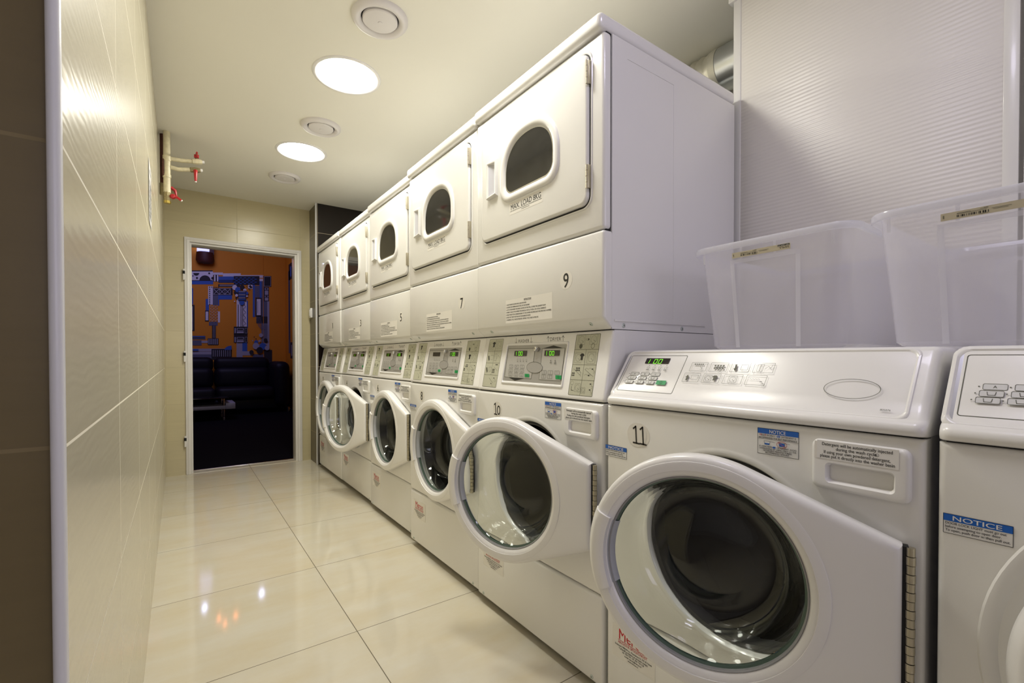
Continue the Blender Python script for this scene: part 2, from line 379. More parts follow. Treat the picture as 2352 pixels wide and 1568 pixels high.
# ------------------------------------------------------------------ mural of pipes and machines
mL = mat('mural_white', (.66, .66, .72), .7); mB = mat('mural_blue', (.03, .11, .42), .7); mK = mat('mural_black', (.012, .012, .02), .7)
mD = mat('mural_slate', (.10, .11, .17), .7); mS = mat('mural_grey', (.34, .34, .42), .7)
HM = [1.18701, -.00932, -.93009, -.07892, -1.36403, 3.11191, -.07954, -.00132]
def wallfn(a, c, h):
    x, y = a/1000, c/1000; d = HM[6]*x+HM[7]*y+1
    return ((HM[0]*x+HM[1]*y+HM[2])/d, 9.997-h, (HM[3]*x+HM[4]*y+HM[5])/d)
D = Decal(wallfn, .0004); D.inc = 1.5e-5
D.rect(-400, 452, 382, 476, mK); D.rect(60, 466, 388, 590, mL); D.rect(-400, 476, 60, 580, mB); D.rect(-400, 582, 390, 632, mB); D.rect(60, 578, 385, 588, mK)
D.rect(380, 480, 515, 512, mL); D.rect(515, 490, 745, 545, mL); D.rect(745, 513, 1040, 548, mL); D.rect(392, 508, 462, 597, mK); D.rect(458, 530, 660, 574, mB); D.rect(458, 574, 660, 612, mK)
D.rect(655, 525, 985, 640, mK); D.rect(985, 560, 1040, 590, mL); D.rect(1035, 525, 1137, 665, mK); D.rect(985, 592, 1012, 822, mB); D.rect(1012, 590, 1042, 1000, mD)
D.rect(1042, 668, 1107, 850, mK); D.rect(838, 638, 895, 690, mL)
D.rect(-300, 640, 118, 800, mL); D.rect(100, 680, 132, 892, mB); D.rect(-200, 895, 150, 1232, mK)
D.rect(293, 818, 335, 980, mB); D.rect(325, 655, 388, 892, mL); D.rect(385, 678, 640, 775, mK); D.rect(455, 630, 735, 664, mK); D.rect(385, 770, 458, 900, mD); D.rect(455, 770, 632, 826, mB); D.rect(455, 825, 467, 905, mB)
D.rect(285, 968, 335, 1108, mK); D.rect(452, 980, 477, 1122, mL); D.rect(335, 1112, 447, 1162, mD); D.rect(375, 1160, 425, 1328, mK); D.rect(320, 1325, 460, 1412, mK)
D.rect(820, 843, 836, 1192, mB); D.rect(692, 820, 822, 1182, mL); D.rect(655, 1175, 832, 1292, mK); D.rect(655, 1294, 832, 1382, mK)
D.rect(690, 1382, 768, 1600, mS); D.rect(765, 1382, 828, 1492, mB); D.rect(765, 1492, 900, 1545, mS)
D.rect(900, 640, 926, 1052, mB); D.rect(925, 648, 988, 802, mD); D.rect(932, 805, 1014, 1048, mK); D.rect(1014, 850, 1088, 1130, mD); D.rect(1085, 850, 1112, 1480, mS); D.rect(1010, 1130, 1088, 1385, mD); D.rect(945, 1045, 1088, 1132, mK)
D.rect(1040, 1475, 1147, 1700, mK); D.rect(1030, 1385, 1112, 1410, mS); D.rect(900, 1530, 1040, 1700, mD)
D.rect(-200, 1293, 290, 1338, mD); D.rect(-200, 1350, 242, 1416, mD); D.rect(240, 1355, 322, 1386, mS); D.rect(-200, 1458, 540, 1492, mS); D.rect(-200, 1495, 370, 1532, mS); D.rect(368, 1462, 630, 1600, mK); D.rect(-200, 1532, 368, 1600, mD)
D.lay()
for x, y, r in ((182, 550, 14), (383, 553, 18), (130, 523, 8), (338, 490, 12), (96, 525, 9)): D.ell(x, y, r, r*1.0, mK)
D.poly([(212+72*(1-math.cos(PI*k/14)), 582-66*math.sin(PI*k/14)) for k in range(15)], mK)
D.poly([(134+38*(1-math.cos(PI*k/10)), 486+34*math.sin(PI*k/10)) for k in range(11)], mK)
for x in (402, 438): D.rect(x, 512, x+18, 594, mL)
for i in range(3): D.rect(465, 580+i*11, 640, 584+i*11, mB)
for r in range(5):
    for c in range(6 if r % 2 else 5): D.ell(690+c*54-(r % 2)*24, 548+r*19, 19, 5, mB, 10)
D.frame(1044, 534, 1128, 656, 4, 5, mS)
for y0, y1 in ((676, 706), (714, 768), (776, 800), (806, 842)): D.rect(1053, y0, 1099, y1, mS)
for y in (682, 778): D.rect(1062, y, 1088, y+18, mK)
D.poly([(845, 655), (868, 640), (892, 668), (870, 686)], mK)
for k in range(9): D.ell(344, 668+k*27, 7, 7, mK, 10)
for k in range(4): D.ell(372+k*27, 668, 6, 6, mK, 10)
for k in range(3):
    x = 400+k*72; D.line([(x, 695), (x+62, 758)], 7, mS); D.line([(x+62, 695), (x, 758)], 7, mS); D.line([(x+68, 690), (x+68, 760)], 5, mS)
D.frame(392, 688, 612, 764, 3, 5, mS)
for y in (638, 650): D.rect(470, y, 690, y+6, mS)
for r in range(6):
    for c in range(5): D.rect(352+c*21, 898+r*36+(c % 2)*14, 359+c*21, 920+r*36+(c % 2)*14, mS)
D.rect(292, 982, 327, 1096, mL)
for x in (388, 408): D.rect(x, 1165, x+5, 1322, mS)
for k in range(5): D.rect(330+k*26, 1332, 342+k*26, 1405, mS)
for x in (706, 742, 764): D.rect(x, 890, x+6, 1180, mK)
D.line([(790+14*math.sin(k*.62), 900+k*7) for k in range(40)], 4, mK)
for y in (1195, 1310):
    D.rect(692, y, 782, y+32, mS); D.rect(692, y+40, 782, y+66, mS); D.rect(664, y, 680, y+66, mS); D.rect(700, y+6, 775, y+26, mK); D.frame(798, y, 824, y+64, 3, 4, mS)
D.rect(948, 822, 1000, 1030, mL); D.rect(955, 850, 965, 1000, mS)
for k in range(6): D.line([(945+10*k, 1052+0*k), (950+11*k, 1110), (968+12*k, 1160), (1000+9*k, 1205)], 4, mD)
for k in range(6): D.rect(1020+k*14, 1140, 1023+k*14, 1370, mS)
for x in (110, 126): D.rect(x-8, 915, x, 1220, mL)
D.rect(-200, 1300, 280, 1310, mB); D.rect(-200, 1463, 200, 1486, mB)
for k in range(9): D.rect(385+k*27, 1478, 392+k*27, 1560, mS)
D.poly([(535+90*(1-math.cos(PI/2*k/8)), 1475-55*math.sin(PI/2*k/8)) for k in range(9)]+[(625, 1475)], mB)
D.lay()
for x, y, r, m in ((665, 675, 32, mL), (760, 670, 30, mK), (795, 710, 22, mL), (820, 748, 20, mB), (682, 740, 28, mK), (705, 702, 34, mB), (690, 775, 18, mL), (685, 810, 12, mK), (822, 785, 12, mL), (663, 852, 8, mL), (757, 868, 34, mB), (848, 690, 9, mK), (820, 662, 6, mK),
                   (1002, 1288, 26, mS), (940, 1375, 26, mB), (1025, 1430, 45, mB), (938, 1425, 42, mS), (985, 1480, 42, mK), (880, 1505, 28, mK), (1080, 1450, 30, mS), (983, 1360, 14, mS), (895, 1355, 7, mS), (915, 1310, 7, mK), (940, 1335, 7, mK), (1060, 1350, 24, mK)): D.ell(x, y, r, r, m, 22)
D.rect(708, 715, 808, 845, mK); D.lay()
for k in range(6): D.rect(714, 722+k*20, 802, 733+k*20, mB if k % 2 else mS)
mu = tag(D.done('mural', None), 'blue and grey geometric mural of pipes on the orange wall above the sofa', 'mural')
D = Decal(lambda y, z, h: (.698-h, y, z), .0012)   # its continuation on the right-hand wall
for y0, y1, z0, z1, m in ((8.55, 9.62, 2.42, 2.72, mK), (9.5, 9.66, 1.05, 2.6, mD), (8.5, 8.82, 1.0, 2.65, mK), (8.82, 8.94, 1.2, 2.55, mS), (8.9, 9.5, .95, 1.25, mK), (9.56, 9.6, 1.3, 2.4, mS), (8.98, 9.3, 2.3, 2.42, mS)): D.rect(y0, z0, y1, z1, m)
D.lay()
for k in range(5): D.rect(8.6+k*.19, 2.47, 8.72+k*.19, 2.66, mS if k % 2 else mB)
for k in range(4): D.rect(8.95+k*.13, 1.0, 9.02+k*.13, 1.2, mS)
D.rect(8.56, 1.3, 8.66, 1.9, mL); D.rect(8.7, 1.9, 8.78, 2.4, mB); D.ell(9.15, 2.42, .07, .07, mL)
tag(D.done('wall_mural', None), 'narrow strip of mural on the right-hand orange wall seen edge on', 'mural')

# ------------------------------------------------------------------ lounge furniture
LEATH = mat('navy_leather', (.004, .0045, .010), .5, spec=.2, bump=.3, bscale=60)
sofa = empty('sofa', (-.35, 9.5, 0), 'dark navy leather sofa against the orange mural wall', 'sofa')
def spart(nm, bx, bv, m=LEATH, seg=4):
    q = MB(); q.box(*bx, m, bv, seg); return q.build(nm, sofa)
spart('base', (-1.3, .93, -.38, .36, .06, .26), .04)
for x0, x1 in ((-1.30, -.16), (-.15, .72)):
    spart('seat_cushion', (x0, x1, -.44, .22, .24, .46), .07); spart('back_cushion', (x0, x1, .08, .42, .42, .80), .11)
    spart('head_cushion', (x0, x1, .16, .46, .72, .975), .09)
spart('armrest', (.70, .97, -.46, .42, .08, .90), .12)
for x, y in ((-1.1, -.40), (.92, -.46)):
    q = MB(); q.tube([(x, y, 0), (x, y, .09)], [.02, .028], CHROME, 12); q.build('leg', sofa)
tb = empty('coffee_table', (-.80, 8.45, 0), 'low black coffee table with a pale edge before the sofa', 'table')
q = MB(); q.box(-.75, .42, -.05, .55, .335, .35, mat('black_table_glass', (.01, .01, .012), .08), .004); q.build('tabletop', tb)
q = MB(); q.box(-.75, .51, -.02, .5, .17, .225, mat('pale_table_shelf', (.30, .30, .36), .4), .006); q.box(.38, .51, -.03, .5, .17, .265, mat('pale_table_end', (.33, .33, .40), .4), .006); q.build('shelf', tb)
for y in (.0, .45):
    q = MB(); q.tube([(.36, y, 0), (.36, y, .335)], .012, CHROME, 12); q.tube([(.36, y, .0), (.36, y, .04)], .022, CHROME, 12); q.build('leg', tb)
sn = empty('wall_lamp', (-.64, 9.9, 2.90), 'wall lamp with a pale lit box over a dark brown shade', 'lamp')
q = MB(); q.box(-.09, .09, -.09, .09, -.05, .30, mat('lamp_blue_white', (.8, .8, .9), .5, emis=(.5, .52, 1), es=.8), .005); q.build('lit_box', sn)
q = MB(); q.lathe([(.0, .0), (.12, .02), (.14, .06), (.13, .20)], mat('dark_shade', (.06, .012, .006), .6), (.03, 0, -.27), n=24, a0=0, a1=2*PI, capend=False); q.box(.095, .16, -.05, .09, -.1, .3, mat('dark_shade_side', (.05, .012, .006), .6)); q.build('lamp_shade', sn)
for nm, loc, col, es, lab in (('spotlight', (-.741, 7.68, 2.50), (.55, .62, 1), 60, 'small cool spotlight hanging left in the lounge above the doorway'), ('spotlight', (-.04, 7.67, 2.50), (.55, .62, 1), 60, 'small cool spotlight hanging right in the lounge above the doorway')):
    s_ = empty(nm, loc, lab, 'lamp', None)
    q = MB(); q.tube([(0, 0, 0), (0, 0, .09)], .035, mat('spot_body', (.05, .05, .05), .5), 14); q.tube([(0, 0, .09), (0, 0, 1.0)], .005, DARK, 6); q.build('housing', s_)
    q = MB(); q.lathe([(0, -.002), (.028, -.002)], mat('spot_lens', (.8, .8, .9), .3, emis=col, es=es), n=16); q.build('lens', s_)
ch = empty('chandelier', (-.525, 7.05, 2.38), 'small chandelier glowing orange just inside the lounge', 'lamp')
q = MB(); q.tube([(0, 0, .1), (0, 0, 1.08)], .005, DARK, 6); q.lathe([(.0, .1), (.12, .09), (.13, .08)], DARK, n=20); q.build('stem', ch)
AMB = mat('amber_bulb', (.9, .3, .1), .3, emis=(1, .22, .06), es=22)
for k in range(3):
    a = 2*PI*k/3+.3; q = MB(); q.lathe([(0, 0), (.012, .008), (.014, .02), (.006, .045), (0, .05)], AMB, (.11*math.cos(a), .11*math.sin(a), .03), n=10); q.build('bulb', ch)

# ------------------------------------------------------------------ ceiling fittings
lp = None
for i, (x, y, lab) in enumerate(((-.320, 2.350, 'round recessed ceiling lamp, the nearer and larger of the two lit discs'), (-.321, 3.395, 'round recessed ceiling lamp, the farther of the two lit discs, between two vents'))):
    if lp is None:
        lp = empty('ceiling_lamp', (x, y, ZC), lab, 'ceiling lamp', 'recessed ceiling lamps')
        q = MB(); q.lathe([(.160, 0), (.158, -.004), (.150, -.006), (.142, -.004), (.138, -.0005)], WHITE2, n=64); q.build('lamp_ring', lp)
        q = MB(); q.lathe([(.1385, -.002), (.09, -.0030), (0, -.0032)], DIFF, n=64); q.build('diffuser', lp)
    else:
        c = copy_tree(lp); c.location = (x, y, ZC); c['label'] = lab
c = copy_tree(lp); c.location = (-.320, 1.300, ZC); c['label'] = 'warm recessed ceiling lamp between the camera and the nearest vent, above the picture'
c = copy_tree(lp); c.location = (-.320, .257, ZC); c['label'] = 'added cool fill light in a copied lamp fitting over the camera, unseen'
COOL = mat('cool_lamp_diffuser', (.9, .9, .9), .5, emis=COOL_COL, es=COOL_FILL)  # added cool fill over the camera, shaped like the ceiling lamps
for ch_ in c.children:
    if ch_.name.startswith('diffuser'): ch_.data = ch_.data.copy(); ch_.data.materials[0] = COOL
vp = None
for x, y, lab in ((-.326, 1.872, 'round white ceiling vent nearest the camera, above the nearer lamp'), (-.300, 2.951, 'round white ceiling vent between the two lit lamps'), (-.332, 3.936, 'round white ceiling vent farthest away, near the doorway wall')):
    if vp is None:
        vp = empty('ceiling_vent', (x, y, ZC), lab, 'vent', 'round ceiling vents')
        q = MB(); q.lathe([(.112, 0), (.1115, -.008), (.104, -.017), (.095, -.020), (.086, -.018), (.077, -.010), (.074, -.002), (.074, 0)], VENTW, n=64); q.build('vent_ring', vp)
        q = MB(); q.lathe([(.080, -.0005), (0, -.0006)], DARK, n=32); q.build('vent_throat', vp)
        q = MB(); q.lathe([(.0695, -.003), (.0695, -.013), (.066, -.0165), (.05, -.018), (0, -.019)], VENTW, n=48); q.lathe([(.010, -.018), (.008, -.021), (0, -.0215)], VENTW, n=16); q.build('vent_disc', vp)
    else:
        c = copy_tree(vp); c.location = (x, y, ZC); c['label'] = lab

# ------------------------------------------------------------------ pipes and valves in the corner
pp = empty('water_pipe', (-1.055, 3.57, 1.93), 'cream painted water pipes with red valve handles in the ceiling corner', 'pipe')
O0 = Vector((-1.055, 3.57, 1.93))
def rel(p): return Vector(p)-O0
q = MB(); q.tube([rel((-1.056, 3.57, 2.365)), rel((-1.056, 3.57, 2.33)), rel((-1.056, 3.57, 1.99))], .0185, PIPE, 18)
q.tube([rel((-1.056, 3.57, 2.10)), rel((-1.056, 3.57, 2.082))], .0215, PIPE, 18); q.tube([rel((-1.056, 3.57, 2.215)), rel((-1.056, 3.57, 2.185))], .0215, PIPE, 18)
q.build('riser', pp)
q = MB(); q.tube([rel((-1.078, 3.63, 2.365)), rel((-1.078, 3.63, 2.03))], .014, RUST, 12); q.tube([rel((-1.078, 3.63, 2.06)), rel((-1.078, 3.63, 1.99))], .018, BRASS, 10)
q.obox(rel((-1.0745, 3.556, 2.14)), (.0035, 0, 0), (0, .004, 0), (0, 0, .05), RUST); q.build('rusty_pipe', pp)
for pts, zt in (([(-1.05, 3.57, 2.203), (-.98, 3.57, 2.205), (-.93, 3.57, 2.213)], 0), ([(-1.05, 3.57, 2.152), (-1.0, 3.57, 2.146), (-.97, 3.57, 2.152), (-.94, 3.57, 2.158)], 1)):
    q = MB(); q.tube([rel(p) for p in pts], .0125, PIPE, 14); br = q.build('branch_pipe', pp)
    a = Vector(pts[-1]); e = a+Vector((.055, 0, .008)); mm = BRASS if zt else PIPE
    q = MB(); q.tube([a-O0, a+Vector((.006, 0, .001))-O0, a+Vector((.010, 0, .001))-O0, (a+e)/2-O0, e-Vector((.01, 0, .001))-O0, e-O0], [.012, .0165, .015, .018, .0155, .013], mm, 8); q.tube([e-O0, e+Vector((.012, 0, .002))-O0], .0095, PAPERW, 10); q.build('valve_body', br)
q = MB(); q.tube([rel((-.905, 3.57, 2.22)), rel((-.905, 3.57, 2.245))], .006, BRASS, 8); q.obox(rel((-.905, 3.565, 2.248)), (.013, 0, 0), (0, .012, 0), (0, 0, .009), VRED, .003); q.tube([rel((-.905, 3.56, 2.25)), rel((-.905, 3.49, 2.247))], [.008, .005], VRED, 8); q.build('valve_handle', pp)
q = MB(); q.tube([rel((-.911, 3.552, 2.152)), rel((-.911, 3.545, 2.14)), rel((-.911, 3.545, 2.085))], [.012, .010, .0065], VRED, 10); q.tube([rel((-.911, 3.545, 2.088)), rel((-.910, 3.545, 2.078))], .005, PAPERW, 8); q.build('valve_handle', pp)
q = MB(); q.tube([rel((-1.078, 3.63, 2.035)), rel((-1.035, 3.62, 2.035))], .006, BRASS, 8); q.tube([rel((-1.038, 3.62, 2.04)), rel((-1.016, 3.62, 2.025)), rel((-1.010, 3.62, 1.99))], [.011, .009, .005], VRED, 10); q.build('valve_handle', pp)
q = MB(); q.tube([rel((-1.056, 3.57, 1.995)), rel((-1.056, 3.57, 1.985)), rel((-1.056, 3.57, 1.965)), rel((-1.056, 3.57, 1.94))], [.018, .0215, .021, .019], BRASS, 8); q.tube([rel((-1.056, 3.57, 1.94)), rel((-1.056, 3.57, 1.925))], .0195, mat('brass_cap', (.45, .34, .08), .3, metal=.8), 8); q.build('valve_body', pp)
q = MB(); q.lathe([(0, .014), (.010, .012), (.015, .006), (.016, 0)], VRED, rel((-1.028, 3.552, 1.968)), (0, -1, 0), 16); q.tube([rel((-1.02, 3.548, 1.965)), rel((-1.005, 3.545, 1.963)), rel((-.985, 3.54, 1.948))], [.005, .008, .006], VRED, 8); q.tube([rel((-.986, 3.54, 1.949)), rel((-.981, 3.54, 1.945))], .0055, PAPERW, 8); q.build('valve_handle', pp)

# ------------------------------------------------------------------ small wall things
q = MB(); D = Decal(lambda u, v, h: (XW+.0012+h, 2.375+u, 1.53+v), .0006)
D.rect(0, 0, .205, .255, PAPERW); D.lay()
for k, (y, w_) in enumerate(((.215, .10), (.165, .16), (.148, .12), (.125, .16), (.108, .14), (.085, .15), (.065, .16), (.045, .10), (.03, .12))): D.rect(.1025-w_/2, y, .1025+w_/2, y+.006, BLACK)
tag(D.done('paper_notice', None), 'white sheet of printed rules stuck high on the left tiled wall', 'paper')
sw = empty('light_switch', (.012, 4.635, 1.39), 'small white wall switch on the narrow brown tiled side by the doorway', 'switch')
q = MB(); q.box(-.020, 0, -.032, .032, -.045, .045, WHITE2, .005); q.build('switch_box', sw)
q = MB(); q.box(-.024, -.018, -.020, .020, -.030, .030, WHITE2, .002); q.build('rocker', sw)

# ventilation ducts behind the stacks
du = empty('ventilation_duct', (.99, 1.0, 2.265), 'large round silver duct under the ceiling behind the tall machines', 'duct')
q = MB(); q.tube([(0, -.35, 0), (0, .165, 0)], .092, DUCT, 40); q.build('duct_section', du)
q = MB(); q.tube([(0, .160, 0)]+[(0, .165+.02*k, 0) for k in range(1, 40)], [.088]+[.088+(.004 if k % 2 else -.004) for k in range(1, 40)], mat('crumpled_foil', (.72, .70, .62), .35, metal=.8, bump=.8, bscale=60), 32); q.build('flexible_duct', du)
q = MB(); q.tube([(0, .145, 0), (0, .175, 0)], .0945, mat('duct_tape', (.62, .60, .52), .45, metal=.4), 40); q.build('tape_band', du)
d2 = empty('vent_hose', (.97, 1.05, 2.02), 'smaller silver hose bending up behind the tall machines below the duct', 'duct')
q = MB(); pts = [(0, .35-.5*t, -.10+.22*t-.05*t*t) for t in [k/24 for k in range(25)]]; q.tube(pts, [.052+(.002 if k % 2 else -.002) for k in range(25)], DUCT, 28); q.build('hose', d2)

# ------------------------------------------------------------------ twin-wall panels behind the washers
def wall_panel(y0, y1, label):
    e = empty('partition_panel', (.690, (y0+y1)/2, .01), label, 'panel', 'ribbed white partition panels')
    h = (y1-y0)/2; z1 = 2.345
    q = MB(); q.box(0, .012, -h+.004, h-.026, .02, z1, TWIN, .001); q.build('sheet', e)
    q = MB(); q.box(-.003, .02, h-.028, h, 0, z1, WHITE2, .002); q.box(-.001, .02, -h+.002, -h+.030, 0, z1, WHITE2, .001); q.build('frame_strip', e)
    q = MB(); q.box(-.012, .02, h-.026, h+.016, z1-.055, z1, WHITE2, .003); q.tube([(-.013, h-.008, z1-.022), (-.011, h-.008, z1-.022)], .005, STEEL, 10); q.build('top_bracket', e)
    return e
wall_panel(.205, .938, 'tall ribbed white panel behind the first washer, beside the tall stack')
wall_panel(-.53, .198, 'tall ribbed white panel at the right edge, behind the second washer')

# ------------------------------------------------------------------ machines
W = .684; HC, HY, HR = .5526, .337, .204      # tub opening: height, distance from the near side, radius
def front_slab(mb, z0, z1, m=WHITE, bev=.011, x1=.033): mb.box(0, x1, .0005, W-.0005, z0, z1, m, bev, 4)
def extr(mb, prof, y0, y1, r, m, xb):
    """extrude a side profile along y with rounded ends"""
    zs = [p[1] for p in prof]; a, b_ = min(zs), max(zs); st = []
    for k in range(4):
        t = PI/2*k/3; st.append((r*(1-math.sin(t)), r*(1-math.cos(t))))      # along y, inset
    L = []
    for dy, ins in [(r*(1-math.sin(PI/2*k/4)), r*(1-math.cos(PI/2*k/4))) for k in range(4, -1, -1)]: L.append((y0+dy, ins))
    seq = [(y0+r*(1-math.cos(PI/2*k/4)), r*(1-math.sin(PI/2*k/4))) for k in range(5)]
    seq += [(y1-(y-y0), i) for y, i in reversed(seq)]
    loops = []
    for y, i in seq:
        loops.append([(min(x+i, xb) if x < xb-1e-6 else xb, y, min(max(z, a+(i if a < .9 else 0)*0), b_-i)) for x, z in prof])
    mb.loops(loops, m, True, True, True)
def holed_panel(mb, z0, z1, m):
    n = 96; cy, cz = HY, HC; ye0, ye1 = .0005, W-.0005
    angs = sorted(set([2*PI*k/n for k in range(n)]+[math.atan2(zz-cz, yy-cy) % (2*PI) for yy in (ye0, ye1) for zz in (z0, z1)]))
    def outer(t, ins, x):
        c, s_ = math.cos(t), math.sin(t); k = min(((ye1-ins-cy)/c if c > 1e-9 else (ye0+ins-cy)/c if c < -1e-9 else 9), ((z1-ins-cz)/s_ if s_ > 1e-9 else (z0+ins-cz)/s_ if s_ < -1e-9 else 9))
        return (x, cy+c*k, cz+s_*k)
    def circ(r, x): return [(x, cy+r*math.cos(t), cz+r*math.sin(t)) for t in angs]
    L = [circ(HR, .030), circ(HR, .010), circ(HR+.003, .003), circ(HR+.006, -.001), circ(HR+.012, -.0025), circ(HR+.018, -.001), circ(HR+.023, 0)]
    R = .010
    for k in range(5):
        t = PI/2*k/4; L.append([outer(a, R*(1-math.sin(t)), R*(1-math.cos(t))) for a in angs])
    L.append([outer(a, 0, .033) for a in angs])
    mb.loops(L, m)
def shell(mb, x0, x1, z0, z1, m, front=False):
    y0, y1 = .002, W-.002; P_ = [(x0, y0, z0), (x1, y0, z0), (x1, y1, z0), (x0, y1, z0), (x0, y0, z1), (x1, y0, z1), (x1, y1, z1), (x0, y1, z1)]
    mb.add(P_, [(0, 1, 2, 3), (4, 5, 6, 7), (0, 1, 5, 4), (3, 2, 6, 7), (1, 2, 6, 5)]+([(0, 3, 7, 4)] if front else []), m)
def screw(parent, p, n=(-1, 0, 0), r=.0058):
    q = MB(); q.lathe([(r*1.15, 0), (r*1.1, .0012), (r*.75, .0022), (0, .0024)], STEELS, p, n, 12); q.lathe([(r*.35, .0023), (0, .0025)], DARK, p, n, 6); return q.build('screw', parent)
STEELS = mat('screw_zinc', (.50, .55, .52), .35, metal=.7)
def F(x0): return lambda u, v, h: (x0-h, W-u, v)      # u measured from the far (left-hand) side
PROD = {}
def notice_big(parent, u0, v1, x0=0):
    """blue-headed notice about detergent"""
    D = Decal(F(x0)); w_, h_ = .078, .052; v0 = v1-h_; c = u0+w_/2
    D.rect(u0, v0, u0+w_, v1, PAPERW); D.lay(); D.rect(u0, v1-.0105, u0+w_, v1, BLUE); D.frame(u0, v0, u0+w_, v1, .0005, .0006, BLACK); D.rect(u0, v1-.0215, u0+w_, v1-.0211, BLACK); D.lay()
    D.text('NOTICE', c, v1-.0088, .0100, PAPERW, width=.031)
    D.text('H', u0+.0045, v1-.0152, .0058, RED, 'l'); D.text('IGH', u0+.0083, v1-.0152, .0044, BLACK, 'l'); D.text('E', u0+.0147, v1-.0152, .0058, RED, 'l'); D.text('FFICIENCY', u0+.0182, v1-.0152, .0044, BLACK, 'l', width=.017)
    D.ell(u0+.041, v1-.0136, .0035, .0021, BLUE, 16); D.text('DETERGENT IS', u0+.0735, v1-.0152, .0046, BLACK, 'r', width=.027)
    D.text('RECOMMENDED FOR BEST PERFORMANCE', c, v1-.0204, .0048, BLACK, width=.0725)
    for cx in (u0+.019, u0+.0475):
        D.line([(cx-.006, v1-.0255), (cx-.0045, v1-.0325), (cx+.0045, v1-.0325), (cx+.006, v1-.0255), (cx+.015, v1-.0265)], .0005, BLACK); D.line([(cx-.006, v1-.0255), (cx+.006, v1-.0255)], .0005, BLACK)
        f_ = .0295 if cx < u0+.03 else .0262
        D.poly([(cx-.0052, v1-f_), (cx-.0044, v1-.0324), (cx+.0044, v1-.0324), (cx+.0052, v1-f_)], BLUE)
    D.lay(); D.oval(u0+.0475, v1-.0292, .0095, .0062, .0007, RED, 24); D.line([(u0+.0405, v1-.0250), (u0+.0545, v1-.0335)], .0007, RED)
    D.text('he', u0+.041, v1-.0148, .004, PAPERW); D.ell(u0+.0330, v1-.0365, .0033, .0019, BLUE, 16)
    D.text('IF USING NON', u0+.0040, v1-.0380, .0044, BLACK, 'l', width=.025); D.text('DETERGENT, AVOID', u0+.0745, v1-.0380, .0044, BLACK, 'r', width=.036)
    D.text('OVERSUDSING BY USING ONLY 1/2 THE', c, v1-.0420, .0044, BLACK, width=.0700); D.text('DETERGENT MANUFACTURERS', c, v1-.0460, .0044, BLACK, width=.054); D.text('RECOMMENDED AMOUNT.', c, v1-.0500, .0044, BLACK, width=.046)
    return D.done('detergent_notice', parent)
def notice_small(parent, u0, v1, x0=0):
    D = Decal(F(x0)); w_, h_ = .075, .030; v0 = v1-h_
    D.rect(u0, v0, u0+w_, v1, PAPERW); D.lay(); D.rect(u0, v1-.0108, u0+w_, v1, BLUE); D.frame(u0, v0, u0+w_, v1, .0005, .0006, BLACK); D.lay()
    D.text('NOTICE', u0+w_/2, v1-.0090, .0100, PAPERW, width=.053)
    for k, t in enumerate(('DOOR LOCK LIGHT must go out', 'before attempting to open door.', 'To open, push door in then pull out.')): D.text(t, u0+.0025, v1-.0158-.0053*k, .0052, BLACK, 'l', width=(.066, .061, .070)[k])
    return D.done('door_notice', parent)
def service_label(parent, u0, v1, x0=0):
    D = Decal(F(x0)); w_, h_ = .142, .088; v0 = v1-h_; c = u0+w_/2
    D.rect(u0, v0, u0+w_, v1, PAPER); D.lay()
    D.text('Meron', u0+.024, v1-.035, .040, RED, 'l', width=.088); D.rect(u0+.020, v1-.0386, u0+.118, v1-.0372, RED)
    D.text('AKCIOVÁ SPOLEČNOST', c-.002, v1-.0470, .0098, RED, width=.097)
    for k, (t, wd) in enumerate((('Dodavatel: MERON a.s., Masarykova 53, 742 45 Fulnek', .122), ('V případě problému se servisem volejte:', .096), ('tel.: 556 736 129, 556 736 128', .072), ('e-mail: meron@meron.cz', .056), ('www.meron.cz', .034))): D.text(t, c, v1-.0555-.0068*k, .0068, BLACK, width=wd)
    return D.done('service_label', parent)
def number_disc(parent, t, u, v, hgt, x0=0, r=.028, wd=None):
    D = Decal(F(x0)); D.ell(u, v, r, r, PAPER, 40)
    if t == '11': D.lay(); D.ell(u-.010, v, r, r, PAPER, 40)
    D.lay()
    if t in ('11', '10'):
        def one(cu): 
            D.line([(cu-.0085, v+hgt*.36), (cu-.001, v+hgt*.5), (cu+.0015, v-hgt*.48)], .0042, BLACK); D.line([(cu-.0085, v-hgt*.48), (cu+.0105, v-hgt*.5)], .0042, BLACK)
        one(u-.012)
        if t == '11': one(u+.010)
        else: D.oval(u+.009, v-hgt*.08, .0085, hgt*.36, .0040, BLACK, 24)
    else:
        D.text(t, u, v-hgt*.5, hgt/.72, BLACK, width=wd or (hgt*.5 if t != '1' else hgt*.25))
    return D.done('number_sticker', parent)

